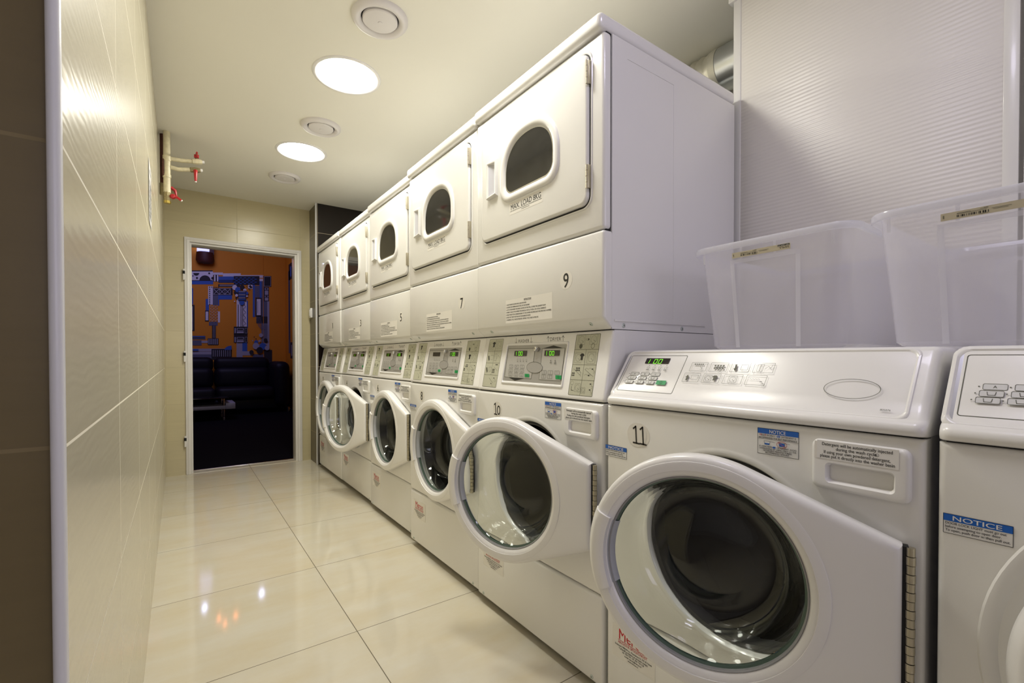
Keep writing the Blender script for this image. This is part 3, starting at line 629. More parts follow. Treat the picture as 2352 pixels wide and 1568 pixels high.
def washer_door(parent, ang=0, grow=1.0, arm=True):
    """origin at the hinge axis; y runs along the door, -x is its outside"""
    d = bpy.data.objects.new('washer_door', None); COL.objects.link(d); d.parent = parent
    d.location = (-.0202, .0197, HC)
    c, ro, rg = .3172, .232, .188
    # door shell: ring plus the tapering hinge side in one outline
    n = 120; hh = .124; y_h = .004
    def outline(r, ins):
        pts = []
        # tangent from the hinge corner to the circle
        px_, pz_ = y_h+ins-c, hh-ins; dd = math.hypot(px_, pz_); a = math.atan2(pz_, px_); t = a-math.acos(min(1, (r-ins)/dd))
        t1 = t                                            # angle of the tangent point (upper)
        for k in range(n+1):
            q_ = t1-(2*t1)*k/n if False else t1+( -t1*2)*k/n
            pts.append((c+(r-ins)*math.cos(q_), (r-ins)*math.sin(q_)))
        m_ = 10
        for k in range(1, m_): pts.append((pts[n][0]+(y_h+ins-pts[n][0])*k/m_, pts[n][1]+(-(hh-ins)-pts[n][1])*k/m_))
        
        for k in range(17): pts.append((y_h+ins, -(hh-ins)+2*(hh-ins)*k/16))
        for k in range(1, m_): pts.append((y_h+ins+(pts[0][0]-y_h-ins)*k/m_, hh-ins+(pts[0][1]-hh+ins)*k/m_))
        return pts
    def hole(r): # hole loop with the same point count, matched by angle
        return [(c+r*math.cos(math.atan2(z, y-c)), r*math.sin(math.atan2(z, y-c))) for y, z in outline(ro, 0)]
    P3 = lambda L_, x: [(x(y, z) if callable(x) else x, y, z) for y, z in L_]
    # outside face sits lower on the hinge side
    def xface(y, z):
        k = min(1, max(0, (c-.195-y)/.10)); return -.0225+.006*k
    B = .013
    loops = [P3(outline(ro, 0.003), .016), P3(outline(ro, 0), .010), P3(outline(ro, 0), lambda y, z: xface(y, z)+B)]
    for k in range(1, 6):
        t = PI/2*k/5; loops.append(P3(outline(ro, B*(1-math.cos(t))), lambda y, z, t=t: xface(y, z)+B*(1-math.sin(t))))
    mid = hole(rg+.026)
    loops.append([(xface(y, z)-.0010, y, z) for y, z in mid])
    loops.append(P3(hole(rg+.013), -.0228)); loops.append(P3(hole(rg+.005), -.0190)); loops.append(P3(hole(rg), -.012)); loops.append(P3(hole(rg-.002), .004)); loops.append(P3(hole(rg+.002), .016))
    loops.append(P3(outline(ro, .003), .016))
    q = MB(); q.loops(loops, WHITE2); q.lathe([(ro-.010, -.0165), (ro-.0125, -.0236), (ro-.017, -.0246), (rg+.014, -.0244), (rg+.0125, -.0205)], WHITE2, (0, c, 0), (1, 0, 0), 120); q.build('door_shell', d)
    # glass bowl reaching into the tub
    q = MB(); ax = (1, 0, 0); o = (0, c, 0)
    prof = [(rg-.001, .002), (rg-.006, .012), (rg-.012, .026), (rg-.020, .050), (rg-.028, .072), (rg-.040, .088), (rg-.056, .0965), (.110, .0975), (.090, .0930), (.070, .0885), (.040, .0870), (0, .0868)]
    inner = [(max(0, r-.006), h-(.006 if r < .14 else .003)) for r, h in prof]; inner[0] = (rg-.007, .000)
    q.lathe(prof+inner[::-1], GLASS, o, ax, 96); q.lathe([prof[0], inner[0]], GLASS, o, ax, 96)
    q.lathe([(rg-.001, -.006), (rg-.001, .004), (rg-.007, .004), (rg-.007, -.004), (rg-.001, -.006)], GREENEDGE, o, ax, 96)
    q.build('door_glass', d)
    q = MB(); q.lathe([(rg+.001, -.0125), (rg-.001, -.0145), (rg-.003, -.012), (rg-.003, -.004)], RUBBER, o, ax, 96); q.build('glass_seal', d)
    # hand grip on the free edge
    q = MB(); A0, A1 = -.40, .40     # around +y
    def P_(r, x, a): return (x, c+r*math.cos(a), r*math.sin(a))
    sec = [(ro-.001, .012), (ro+.0025, -.010), (ro-.004, -.0235), (ro-.013, -.0305), (rg+.014, -.0305), (rg+.006, -.0280), (rg+.004, -.018)]
    na = 24; L_ = [[P_(r, x, A0+(A1-A0)*k/na) for r, x in sec] for k in range(na+1)]
    q.loops(L_, WHITE2, False); q.add(L_[0], [tuple(range(len(sec)))], WHITE2); q.add(L_[-1], [tuple(range(len(sec)))], WHITE2); q.build('handle_grip', d)
    q = MB(); sec = [(rg+.006, -.0165), (rg+.001, -.0150), (rg-.006, -.0085), (rg-.010, .002)]
    L_ = [[P_(r, x, A0+.03+(A1-A0-.06)*k/na) for r, x in sec] for k in range(na+1)]; q.loops(L_, GREYP, False)
    q.build('latch_recess', d)
    # piano hinge
    q = MB(); nk = 17; z0 = -.122; dz = .244/nk
    q.box(-.006, .010, -.004, .010, -.122, .122, DARK, .001)  # dark strip painted for the shaded gap beside the knuckles
    for k in range(nk):
        q.tube([(-.004, -.006, z0+dz*k+.0006), (-.004, -.006, z0+dz*(k+1)-.0006)], .0068 if k % 2 else .0062, STEEL, 12)
    q.build('door_hinge', d)
    d.rotation_euler = (0, 0, math.radians(ang)); d.scale = (1, grow, grow)
    return d
def tub(parent):
    q = MB(); q.lathe([(HR+.001, .012), (HR-.004, .008), (HR-.010, .012), (HR-.014, .03), (HR-.010, .05)], BLACKRUB, (0, HY, HC), (1, 0, 0), 72); q.build('tub_gasket', parent)
    q = MB(); q.lathe([(HR-.010, .05), (HR+.03, .07), (HR+.03, .42), (HR, .45), (0, .45)], TUBM, (0, HY, HC), (1, 0, 0), 48)
    for k in range(3):
        a = 2*PI*k/3+.5; q.obox((.25, HY+(HR+.01)*math.cos(a), HC+(HR+.01)*math.sin(a)), (.16, 0, 0), (0, -.02*math.sin(a), .02*math.cos(a)), (0, .03*math.cos(a), .03*math.sin(a)), TUBM, .008)
    q.build('drum', parent)
def drawer(parent, y0, y1, z0, z1):
    d = bpy.data.objects.new('detergent_drawer', None); COL.objects.link(d); d.parent = parent
    q = MB(); fl = rr_pts(y0, z0, y1, z1, .012, 6)
    iy0, iy1, iz0, iz1 = y0+.022, y1-.026, z0+.016, z0+.047
    def loop(ins, x): return [(x, y, z) for y, z in rr_pts(y0+ins, z0+ins, y1-ins, z1-ins, max(.004, .012-ins*.3), 6)]
    def hol(r, x, dy=0, dz0=0, dz1=0): return [(x, y, z) for y, z in rr_pts(iy0+dy, iz0+dz0, iy1-dy, iz1-dz1, r, 6)]
    q.loops([loop(-.001, .004), loop(0, -.004), loop(.0015, -.0075), loop(.0045, -.0095), loop(.007, -.010), hol(.008, -.010, -.003, -.003, -.003), hol(.007, -.006), hol(.006, .010, .003, .004, .001), hol(.006, .026, .008, .012, .002), ], WHITE2, True, False, True)
    q.build('drawer_front', d)
    fn = lambda u, v, h: (-.0102-h, W-u, v)
    D = Decal(fn, .0003); u0, u1 = W-y1+.010, W-y0-.014; v0, v1 = z1-.034, z1-.001; c = (u0+u1)/2
    D.rect(u0, v0, u1, v1, PAPERW); D.rect(u0-.004, v0-.001, u0, v1-.002, PAPER); D.lay()
    for k, (t, wd) in enumerate((('Detergent will be automatically injected', .104), ('during the wash cycle  ', .060), ('If using your own powdered detergent,', .098), ('please put it directly into the washer basin', .110))): D.text(t, c, v1-.0085-.0072*k, .0080, BLACK, width=wd)
    ux, vx = c+.031, v1-.0136; D.oval(ux, vx, .0026, .0026, .0004, BLACK, 16); D.line([(ux-.0014, vx-.0004), (ux, vx-.0014), (ux+.0014, vx-.0004)], .0004, BLACK); D.ell(ux-.001, vx+.0009, .0003, .0004, BLACK, 6); D.ell(ux+.001, vx+.0009, .0003, .0004, BLACK, 6)
    D.done('drawer_label', d)
    return d

# ---- control section of a stack: measured on a plane, mapped to the leaning panel
def ctl(y, z, h):
    """(distance from near side, height) -> leaning control panel"""
    return (.003+(z-.86)*.2-h*.98, y, z+h*.2)
def conv(u, z):
    for _ in range(3):
        pass
    return u, z
def CF(y, z):
    """undo the parallax of the survey plane"""
    Y = y+.912; X = -.033+.003+(z-.86)*.2; k = (X+1.0066)/.9946
    return Y*k-.912, .98+(z-.98)*k
def cfn(u, z, h):  # u = -y (reader's right positive)
    y, zz = CF(-u, z); return ctl(y, zz, h)
def digits(D, u, v, hgt, wd, m):
    """slanted seven segment 100"""
    def seg(a, b_): D.line([a, b_], hgt*.11, m)
    s_ = hgt*.12
    seg((u+s_, v+hgt), (u, v))
    for k in (1, 2):
        x = u+wd*.42*k; D.line([(x, v), (x+s_, v+hgt), (x+s_+wd*.26, v+hgt), (x+wd*.26, v)], hgt*.11, m, True)
def drum_icon(D, u, v, s_, m, wd=.0006):
    D.frame(u-s_, v-s_, u+s_, v+s_, s_*.15, wd, m); D.oval(u, v, s_*.72, s_*.72, wd, m, 18); D.line([(u, v-s_*.1), (u+s_*.5, v-s_*.5)], wd*1.6, m)
def shirt(D, u, v, s_, m): D.poly([(u-s_, v+s_*.5), (u-s_*.4, v+s_), (u+s_*.4, v+s_), (u+s_, v+s_*.5), (u+s_*.7, v+s_*.1), (u+s_*.45, v+s_*.3), (u+s_*.45, v-s_), (u-s_*.45, v-s_), (u-s_*.45, v+s_*.3), (u-s_*.7, v+s_*.1)], m)
GLN = mat('guide_line', (.10, .10, .07), .6); GLL = mat('guide_faint_line', (.20, .20, .15), .6)
def hand(D, u, v, s_): D.line([(u-s_*.5, v+s_*.8), (u+s_*.1, v), (u+s_*.6, v+s_*.1), (u+s_*.7, v-s_*.8), (u-s_*.1, v-s_)], .0007, GLL)
def keys(D, u, v, s_, r, c, m):
    for i in range(r):
        for j in range(c): D.rect(u+j*s_*1.5, v-i*s_*1.5, u+j*s_*1.5+s_, v-i*s_*1.5+s_, m)
def guide(parent, U0, U1, V0, V1, rows, wide_top):
    """four-row pictogram label; U at the top edge"""
    G0 = Decal(lambda a, b_, h: ctl(-(U0+(U1-U0)*a), V0+(V1-V0)*b_, h), .0004); D = G0
    D.rect(0, 0, 1, 1, GUIDE); D.lay()
    wdu = abs(U1-U0); hgt = V1-V0
    class S:  # helper in metres
        pass
    E = Decal(lambda a, b_, h: ctl(-(U0+a), V0+b_, h), .0004); E.k = 1
    E.frame(0, 0, wdu, hgt, .003, .0012, GLN)
    rh = hgt/4
    for k in (1, 2, 3): E.line([(0, k*rh), (wdu, k*rh)], .0008, GLN)
    E.line([(wdu/2, rh if not wide_top else 0), (wdu/2, hgt if not wide_top else 3*rh)], .0008, GLN)
    a, c = wdu*.25, wdu*.75; s_ = wdu*.15
    if wide_top:
        drum_icon(E, a, 3.65*rh, s_, GLL); drum_icon(E, c, 3.65*rh, s_, GLL); E.frame(wdu*.44, 3.62*rh, wdu*.52, 3.7*rh, .0008, .0006, GLN); E.poly([(wdu*.52, 3.57*rh), (wdu*.58, 3.66*rh), (wdu*.52, 3.75*rh)], GLN)
        E.ell(a, 3.22*rh, s_*.45, s_*.5, GLN, 10); E.oval(c, 3.22*rh, s_*.45, s_*.5, .0012, GLL, 14)
        drum_icon(E, a*.85, 2.45*rh, s_, GLL); shirt(E, a*1.45, 2.52*rh, s_*.65, BLACK); drum_icon(E, c, 2.45*rh, s_*1.1, GLL)
        keys(E, wdu*.18, 1.72*rh, .0042, 2, 3, BLACK); keys(E, wdu*.04, 1.38*rh, .0042, 2, 2, BLACK); E.line([(wdu*.08, 1.72*rh), (wdu*.44, 1.25*rh)], .0007, GLN); hand(E, wdu*.38, 1.5*rh, .006)
        for q_ in (1.75, 1.36): E.line([(wdu*(.56+.07*(k)), (q_+(.04 if k % 2 else -.04))*rh) for k in range(5)], .0006, GLL)
        E.rect(wdu*.84, 1.7*rh, wdu*.9, 1.76*rh, BLACK); E.rect(wdu*.72, 1.28*rh, wdu*.78, 1.34*rh, BLACK); hand(E, wdu*.92, 1.6*rh, .006); E.line([(wdu*.56, 1.7*rh), (wdu*.94, 1.25*rh)], .0007, GLN)
        E.oval(wdu*.1, .78*rh, s_*.4, s_*.4, .0006, GLL, 12); E.line([(wdu*.1, .55*rh), (wdu*.1, .3*rh), (wdu*.2, .3*rh)], .0014, GLN); drum_icon(E, wdu*.36, .5*rh, s_*.8, GLL); drum_icon(E, wdu*.6, .35*rh, s_*.55, GLL)
        for q_ in (.75, .38): E.rect(wdu*.84, q_*rh, wdu*.9, (q_+.06)*rh, BLACK); hand(E, wdu*.93, (q_-.12)*rh, .005)
    else:
        drum_icon(E, a*.85, 3.45*rh, s_, GLL); shirt(E, a*1.5, 3.55*rh, s_*.7, BLACK); drum_icon(E, c, 3.5*rh, s_, GLL)
        for q_ in (2.4, 1.4):
            E.poly([(wdu*.08, (q_+.2)*rh), (wdu*.14, (q_+.22)*rh), (wdu*.2, (q_-.1)*rh), (wdu*.22, (q_-.05)*rh), (wdu*.18, (q_-.25)*rh), (wdu*.12, (q_-.05)*rh)], BLACK); E.frame(wdu*.27, (q_-.1)*rh, wdu*.45, (q_+.25)*rh, .001, .0007, GLL)
        E.frame(wdu*.56, 2.2*rh, wdu*.7, 2.75*rh, .001, .0007, GLL); E.line([(wdu*.7, 2.3*rh), (wdu*.82, 2.65*rh), (wdu*.94, 2.4*rh)], .0006, GLL)
        keys(E, wdu*.72, 1.82*rh, .0038, 1, 3, BLACK); keys(E, wdu*.55, 1.42*rh, .0038, 3, 3, BLACK); E.line([(wdu*.6, 1.7*rh), (wdu*.92, 1.35*rh)], .0006, GLN)
        E.line([(wdu*.4, .75*rh), (wdu*.72, .35*rh)], .0007, GLN); E.rect(wdu*.72, .72*rh, wdu*.78, .79*rh, BLACK); E.rect(wdu*.58, .25*rh, wdu*.64, .32*rh, BLACK); hand(E, wdu*.84, .6*rh, .006); hand(E, wdu*.68, .12*rh, .006)
    # merge both into one mesh
    k = len(G0.v); off = [G0.mi(m) for m in E.mats]
    for f, mi in zip(E.f, E.m): G0.f.append([a_+k for a_ in f]); G0.m.append(off[mi])
    G0.v += E.v
    return G0.done('guide_label', parent)
def control_plate(parent, lit=(1, 1)):
    D = Decal(cfn, .0004); R_ = lambda y0, z0, y1, z1, m: D.poly([(-y0, z0), (-y1, z0), (-y1, z1), (-y0, z1)], m)
    e = bpy.data.objects.new('control_display', None)
    cp = bpy.data.objects.new('control_face', None)
    # raised rim
    q = MB(); yl0, yl1, z0, z1 = .1835, .5205, .884, 1.026
    def lp(ins, h): return [ctl(y, z, h) for y, z in rr_pts(yl0+ins, z0+ins, yl1-ins, z1-ins, .006, 5)]
    q.loops([lp(-.004, 0), lp(-.001, .0035), lp(.003, .0035), lp(.0055, .0008)], WHITE2); q.build('control_bezel', parent)
    P4 = lambda a, b_, c, d, m: D.poly([(-a[0], a[1]), (-b_[0], b_[1]), (-c[0], c[1]), (-d[0], d[1])], m)
    P4((.531, .8905), (.199, .8895), (.173, 1.0195), (.500, 1.020), SILVER); D.lay()
    wf = [(-.494, 1.009), (-.336, 1.008), (-.358, .903), (-.519, .904)]; df = [(-.296, 1.007), (-.184, 1.007), (-.204, .902), (-.315, .902)]
    D.poly(wf, SILVER_IN); D.poly(df, SILVER_IN); D.lay(); D.line(wf, .0011, GLN, True); D.line(df, .0011, GLN, True)
    D.poly([(-.291, 1.0078), (-.194, 1.0075), (-.239, 1.0165)], BLACK); D.poly([(-.492, .9032), (-.398, .9030), (-.455, .8925)], BLACK); D.lay()
    D.ell(-.339, .9425, .0435, .0190, SILVER, 40); D.lay(); D.oval(-.339, .9425, .0435, .0190, .0009, GLN, 40)
    xs = (.476, .441, .408)
    for r, (z, sh) in enumerate(((.944, 0), (.929, .003), (.914, .0055))):
        for k in range(3):
            y = xs[k]+sh; D.frame(-y-.0115, z-.0055, -y+.0115, z+.0055, .0015, .0009, GLN)
            if r: D.line([(-y-.004, z+.002), (-y-.003, z-.003), (-y+.003, z-.003), (-y+.004, z+.002)], .0008, GLN)
            else: D.text('ABC'[k], -y, z-.002, .006, GLN)
    D.rrect(-.394, .9080, -.368, .9195, .0015, GREEN); D.rrect(-.229, .9070, -.200, .9195, .0015, GREEN); D.lay()
    for u_ in (-.381, -.2145): D.line([(u_, .918), (u_+.004, .9135), (u_, .909), (u_-.004, .9135)], .0006, BLACK, True)
    for r, z in enumerate((.9275, .913)):
        for k in range(3 if r == 0 else 2):
            y = (.286, .254, .221)[k]+r*.004; D.frame(-y-.0115, z-.006, -y+.0115, z+.006, .0015, .0009, GLN); D.line([(-y, z-.004), (-y, z+.004)], .0010 if k < 2 else .0004, BLACK)
    for k in range(4): u_ = -.436+k*.0175; D.ell(u_+.001, .975, .0007, .0007, GLN, 6); D.frame(u_-.003, .966, u_+.003, .9705, .0006, .0005, GLN); D.rect(u_-.0035, .9615, u_+.0035, .963, GLN)
    for k in range(2): u_ = -.252+k*.022; D.ell(u_+.001, .973, .0008, .0008, GLN, 6); D.rect(u_-.0012, .963, u_+.0012, .969, BLACK); D.rect(u_-.005, .9585, u_+.005, .9605, GLN)
    for k in range(1): D.rect(-.236, .9550, -.226, .9565, GLN)
    D.done('control_faceplate', parent)
    for (y0, y1, on) in ((.4545, .3815, lit[0]), (.2835, .2085, lit[1])):
        E = Decal(cfn, .0004); E.k = 5; E.poly([(-y0-.002, .9825), (-y1-.002, .9825), (-y1+.001, 1.0005), (-y0+.001, 1.0005)], LCD); E.lay()
        if on: digits(E, -y0+.011, .9845, .0125, .033, LCDON if on == 1 else LCDDIM)
        E.done('display', parent)
    q = MB(); y, z = CF(.322, 1.0045); o = ctl(y, z, .002); q.lathe([(.0085, 0), (.0085, .010), (.0075, .0125), (.0055, .013), (.005, .0115), (0, .0115)], CHROME, o, (-.98, 0, .2), 24); q.lathe([(.004, .0116), (.003, .0128), (0, .013)], mat('lock_core', (.35, .32, .25), .4, metal=.8), o, (-.98, 0, .2), 12); q.build('key_lock', parent)
STACKS = {}
def make_stack():
    root = bpy.data.objects.new('stacked_washer_dryer', None); COL.objects.link(root)
    # cabinets
    q = MB(); shell(q, .034, .686, .022, .848, WHITE); shell(q, .046, .686, .848, 1.0575, WHITE); q.build('washer_cabinet', root)
    q = MB(); shell(q, .035, .686, 1.0595, 1.898, WHITE, True)
    y = .002
    q.box(.3215, .3225, y-.0008, y, 1.10, 1.85, WHITE); q.box(.10, .3225, y-.0008, y, 1.849, 1.85, WHITE); q.box(.045, .50, y-.0025, y, 1.082, 1.088, WHITE, .001)
    q.build('dryer_cabinet', root)
    q = MB(); q.box(-.016, .690, 0, W, 1.8985, 1.947, WHITE, .016, 5); q.build('top_cap', root)
    for bx in ((.014, .034, .006, W-.006, 1.0900, 1.8990), (.012, .032, .008, W-.008, .834, .87), (.012, .032, .008, W-.008, .288, .301)):
        q = MB(); q.box(*bx, DARK); q.build('seam_shade_backing', root)  # black boxes behind the seams, standing in for the shade inside
    q = MB(); front_slab(q, 1.3420, 1.8960)
    # lip round the door
    def lp(ins, x): return [(x, y_, z_) for y_, z_ in rr_pts(.0475+ins, 1.4130+ins, .6400-ins, 1.8690-ins, .034, 8)]
    q.loops([lp(-.004, .0015), lp(-.001, -.0028), lp(.0020, -.0028), lp(.0045, .0004)], WHITE); q.build('dryer_front_panel', root)
    # dryer door
    dd = bpy.data.objects.new('dryer_door', None); COL.objects.link(dd); dd.parent = root
    q = MB()
    def dl(ins, x): return [(x, y_, z_) for y_, z_ in rr_pts(.0560+ins, 1.4215+ins, .6325-ins, 1.8610-ins, max(.006, .028-ins*.5), 8)]
    q.loops([dl(0, .0002), dl(0, -.006), dl(.0012, -.0095), dl(.004, -.0118), dl(.008, -.0125)], WHITE, True, False, True); q.build('door_panel', dd)
    q = MB(); q.loops([dl(-.0052, -.0006), dl(.004, -.0006)], DARK); q.build('door_gap_shade', dd)  # dark band paints the shade of the gap round the door
    cy_, = (.3345,)
    def arch(k, n=72):
        """window outline: flat foot, arched top; k grows it outwards"""
        hw, z0, zs, zt, r = .131+k, 1.5585-k, 1.628, 1.7435+k, .040+k*.6
        pts = []
        for j in range(9): t = PI+PI/2*j/8; pts.append((cy_-hw+r+r*math.cos(t), z0+r+r*math.sin(t)))
        for j in range(9): t = 1.5*PI+PI/2*j/8; pts.append((cy_+hw-r+r*math.cos(t), z0+r+r*math.sin(t)))
        for j in range(33):
            t = PI*j/32; ct, st_ = math.cos(t), math.sin(t)
            pts.append((cy_+hw*math.copysign(abs(ct)**.86, ct), zs+(zt-zs)*abs(st_)**.92))
        return pts
    A3 = lambda k, x: [(x, y_, z_) for y_, z_ in arch(k)]
    q = MB(); q.loops([A3(.030, -.0122), A3(.029, -.0165), A3(.025, -.0200), A3(.018, -.0215), A3(.010, -.0205), A3(.004, -.0170), A3(.001, -.0125), A3(0, -.008)], WHITE2); q.build('window_frame', dd)
    q = MB(); q.loops([A3(.001, -.0128), A3(-.004, -.0128)], CHROME); q.add(A3(-.001, -.0127), [tuple(range(len(arch(0))))], DGLASS); q.build('window_glass', dd)
    q = MB(); hy0, hy1, hz0, hz1 = .515, .578, 1.574, 1.708     # scooped pull
    def hl(ins, x, s_=0): return [(x, y_, z_) for y_, z_ in ((hy0+ins, hz0+ins+s_), (hy1-ins, hz0+ins-s_*.4), (hy1-ins, hz1-ins+s_*.4), (hy0+ins, hz1-ins-s_))]
    q.loops([hl(-.002, -.0120), hl(.000, -.0225, .004), hl(.003, -.0245, .004), hl(.0065, -.0235, .004), [(-.010, hy0+.010, hz0+.014), (-.020, hy1-.010, hz0+.008), (-.020, hy1-.010, hz1-.008), (-.010, hy0+.010, hz1-.014)]], WHITE2, True); 
    q.quad((-.010, hy0+.010, hz0+.014), (-.020, hy1-.010, hz0+.008), (-.020, hy1-.010, hz1-.008), (-.010, hy0+.010, hz1-.014), LAVPL); q.build('door_handle', dd)
    for z0 in (1.765, 1.466):
        q = MB()
        q.box(-.0135, -.001, .0490, .0545, z0, z0+.068, STEEL, .0008)
        for k in range(4): q.tube([(-.0140, .0545, z0+.017*k+.0006), (-.0140, .0545, z0+.017*(k+1)-.0006)], .0032, STEEL, 8)
        q.build('door_hinge', dd)
    D = Decal(F(-.0125), .0003); u0, u1 = W-.440, W-.255
    D.rect(u0, 1.482, u1, 1.5235, PAPER); D.lay(); D.text('MAX. LOAD 8KG', (u0+u1)/2, 1.4985, .0255, BLACK, width=.168)
    D.text('DO NOT LOAD MORE THAN 8 KG. CAPACITY MACHINES WILL NOT START AND DRYING TIME MAY BE EXTENDED', (u0+u1)/2, 1.4925, .0042, BLACK, width=.176); D.text('BY THE MAXIMUM LOAD', (u0+u1)/2, 1.4868, .0040, BLACK, width=.044); D.done('load_label', dd)
    # access panel with numbers and instructions
    q = MB(); r = .010
    prof = [(.033, 1.3395)]+[(r*(1-math.sin(PI/2*k/4)), 1.3395-r*(1-math.cos(PI/2*k/4))) for k in range(5)]+[(0, 1.25), (0, 1.094), (.0018, 1.089), (.028, 1.0635), (.033, 1.0605)]
    extr(q, prof, .0005, W-.0005, .010, WHITE, .033); q.build('access_panel', root)
    D = Decal(F(0), .0003); u0, u1, v0, v1 = W-.482, W-.222, 1.103, 1.187
    D.poly([(u0, v0-.002), (u1, v0), (u1, v1), (u0, v1-.002)], PAPER); D.lay(); D.text('INSTRUCTIONS', (u0+u1)/2, v1-.011, .0085, BLACK, width=.040); D.rect((u0+u1)/2-.02, v1-.0122, (u0+u1)/2+.02, v1-.0117, BLACK)
    for k, (t, wd) in enumerate((('1. LOAD WASHER OR DRYER AND CLOSE THE DOOR', .120), ('2. CHOOSE THE TEMPERATURE SETTING ON THE MACHINE', .138), ('3. GO TO THE PAYMENT MACHINE LOCATED ON THE WALL OUTSIDE THE LAUNDRY ROOM', .224), ('4. INSERT CASH IN THE PAYMENT MACHINE (50,- OR 100,- OR 200,- CZK LOCAL CURRENCY)', .226), ('5. PUSH THE BUTTON CORRESPONDING TO THE CHOSEN MACHINE (EACH MACHINE HAS A NUMBER)', .252), ('6. PUSH THE "START" BUTTON ON THE WASHER OR DRYER', .144), ('7. WASHING CYCLE TAKES 30 MINUTES / DRYING CYCLE TAKES 45 MINUTES', .186))): D.text(t, u0+.003, v1-.022-.0091*k, .0072, BLACK, 'l', width=wd)
    D.done('instruction_label', root)
    # control section
    q = MB(); prof = [(.09, 1.0575), (.047, 1.0575), (.0432, 1.0560), (.0410, 1.0520), (.003, .862), (.0008, .8575), (.0015, .8530), (.005, .8500), (.09, .8500)]
    extr(q, prof, .0005, W-.0005, .008, WHITE, .09); q.build('control_panel', root)
    guide(root, -.650, -.553, .863, 1.048, 4, False); guide(root, -.151+.0, -.049, .863, 1.048, 4, True)
    D = Decal(cfn, .0004); INK = BLACK
    D.text('WASHER', -.4025, 1.0295, .0175, INK, width=.066); D.text('DRYER', -.230, 1.0310, .0175, INK, width=.054)
    for u_, s_ in ((-.447, -1), (-.358, -1), (-.267, 1), (-.194, 1)):
        a, c2 = (1.027, 1.047) if s_ > 0 else (1.0465, 1.0265); D.line([(u_, a), (u_, c2)], .0016, INK); D.line([(u_-.006, c2-s_*.007), (u_, c2), (u_+.006, c2-s_*.007)], .0016, INK)
    D.done('heading_label', root)
    # washer front
    q = MB(); holed_panel(q, .2955, .8460, WHITE); q.build('washer_front_panel', root)
    tub(root)
    q = MB(); front_slab(q, .030, .2925); q.build('lower_panel', root)
    q = MB(); q.box(.03, .66, .02, W-.02, .014, .03, DARK); q.build('base_frame_shade', root)  # black base, with the shadow gap under the machine put into its colour
    for fx in (.07, .62):
        for fy in (.06, W-.06):
            q = MB(); q.tube([(fx, fy, 0), (fx, fy, .016)], .02, DARK, 10); q.build('foot', root)
    notice_big(root, W-.2575, .8335); notice_small(root, W-.680, .7345); service_label(root, W-.640, .250)
    drawer(root, .0195, .1590, .7385, .8235)
    for u_ in (.065, W-.085): screw(root, (.0150, u_, 1.0762), (-.72, 0, -.7), .0062)
    for u_ in (.045, W-.045): screw(root, (0, u_, .045), r=.0055)
    for x_ in (.085, .37): screw(root, (x_, .002, 1.071), (0, -1, 0), .0062)
    return root
OFF = [( .912, -.033, '9', '10'), (1.597, -.026, '7', '8'), (2.289, -.002, '5', '6'), (2.984, .009, '3', '4'), (3.670, .006, '1', '2')]
ANG = (18.2, .6, .3, 14.3, 1.0)
LIT = ((1, 1), (0, 1), (2, 1), (2, 2), (0, 2))
base = make_stack()
for i, (y, x, nd, nw) in enumerate(OFF):
    s_ = base if i == 0 else None
    if i: s_ = copy_tree(base)
    STACKS[i] = s_
# (doors, numbers and displays differ from stack to stack, so they are added after copying)
SL = ('nearest washer dryer stack, dryer 9 over washer 10, washer door ajar, side panel showing',
      'second washer dryer stack, dryer 7 over washer 8, washer door shut',
      'middle washer dryer stack of the five, dryer 5 over washer 6',
      'fourth washer dryer stack, dryer 3 over washer 4 whose door stands ajar',
      'farthest washer dryer stack, dryer 1 over washer 2, against the brown tiled pier')
door0 = None
for i, (y, x, nd, nw) in enumerate(OFF):
    s_ = STACKS[i]; s_.location = (x, y, 0); tag(s_, SL[i], 'washer dryer', 'stacked washer dryers along the right side')
    if door0 is None: door0 = washer_door(s_, ANG[i])
    else:
        c = copy_tree(door0, s_); c.rotation_euler = (0, 0, math.radians(ANG[i]))
    un, vn = {0: (W-.157, 1.2165), 1: (W-.135, 1.209), 2: (W-.166, 1.200), 3: (W-.208, 1.213), 4: (W-.219, 1.232)}[i]
    number_disc(s_, nd, un, vn, .046)
    number_disc(s_, nw, W-.538, .783+.004*(i > 0), .042)
    control_plate(s_, LIT[i])

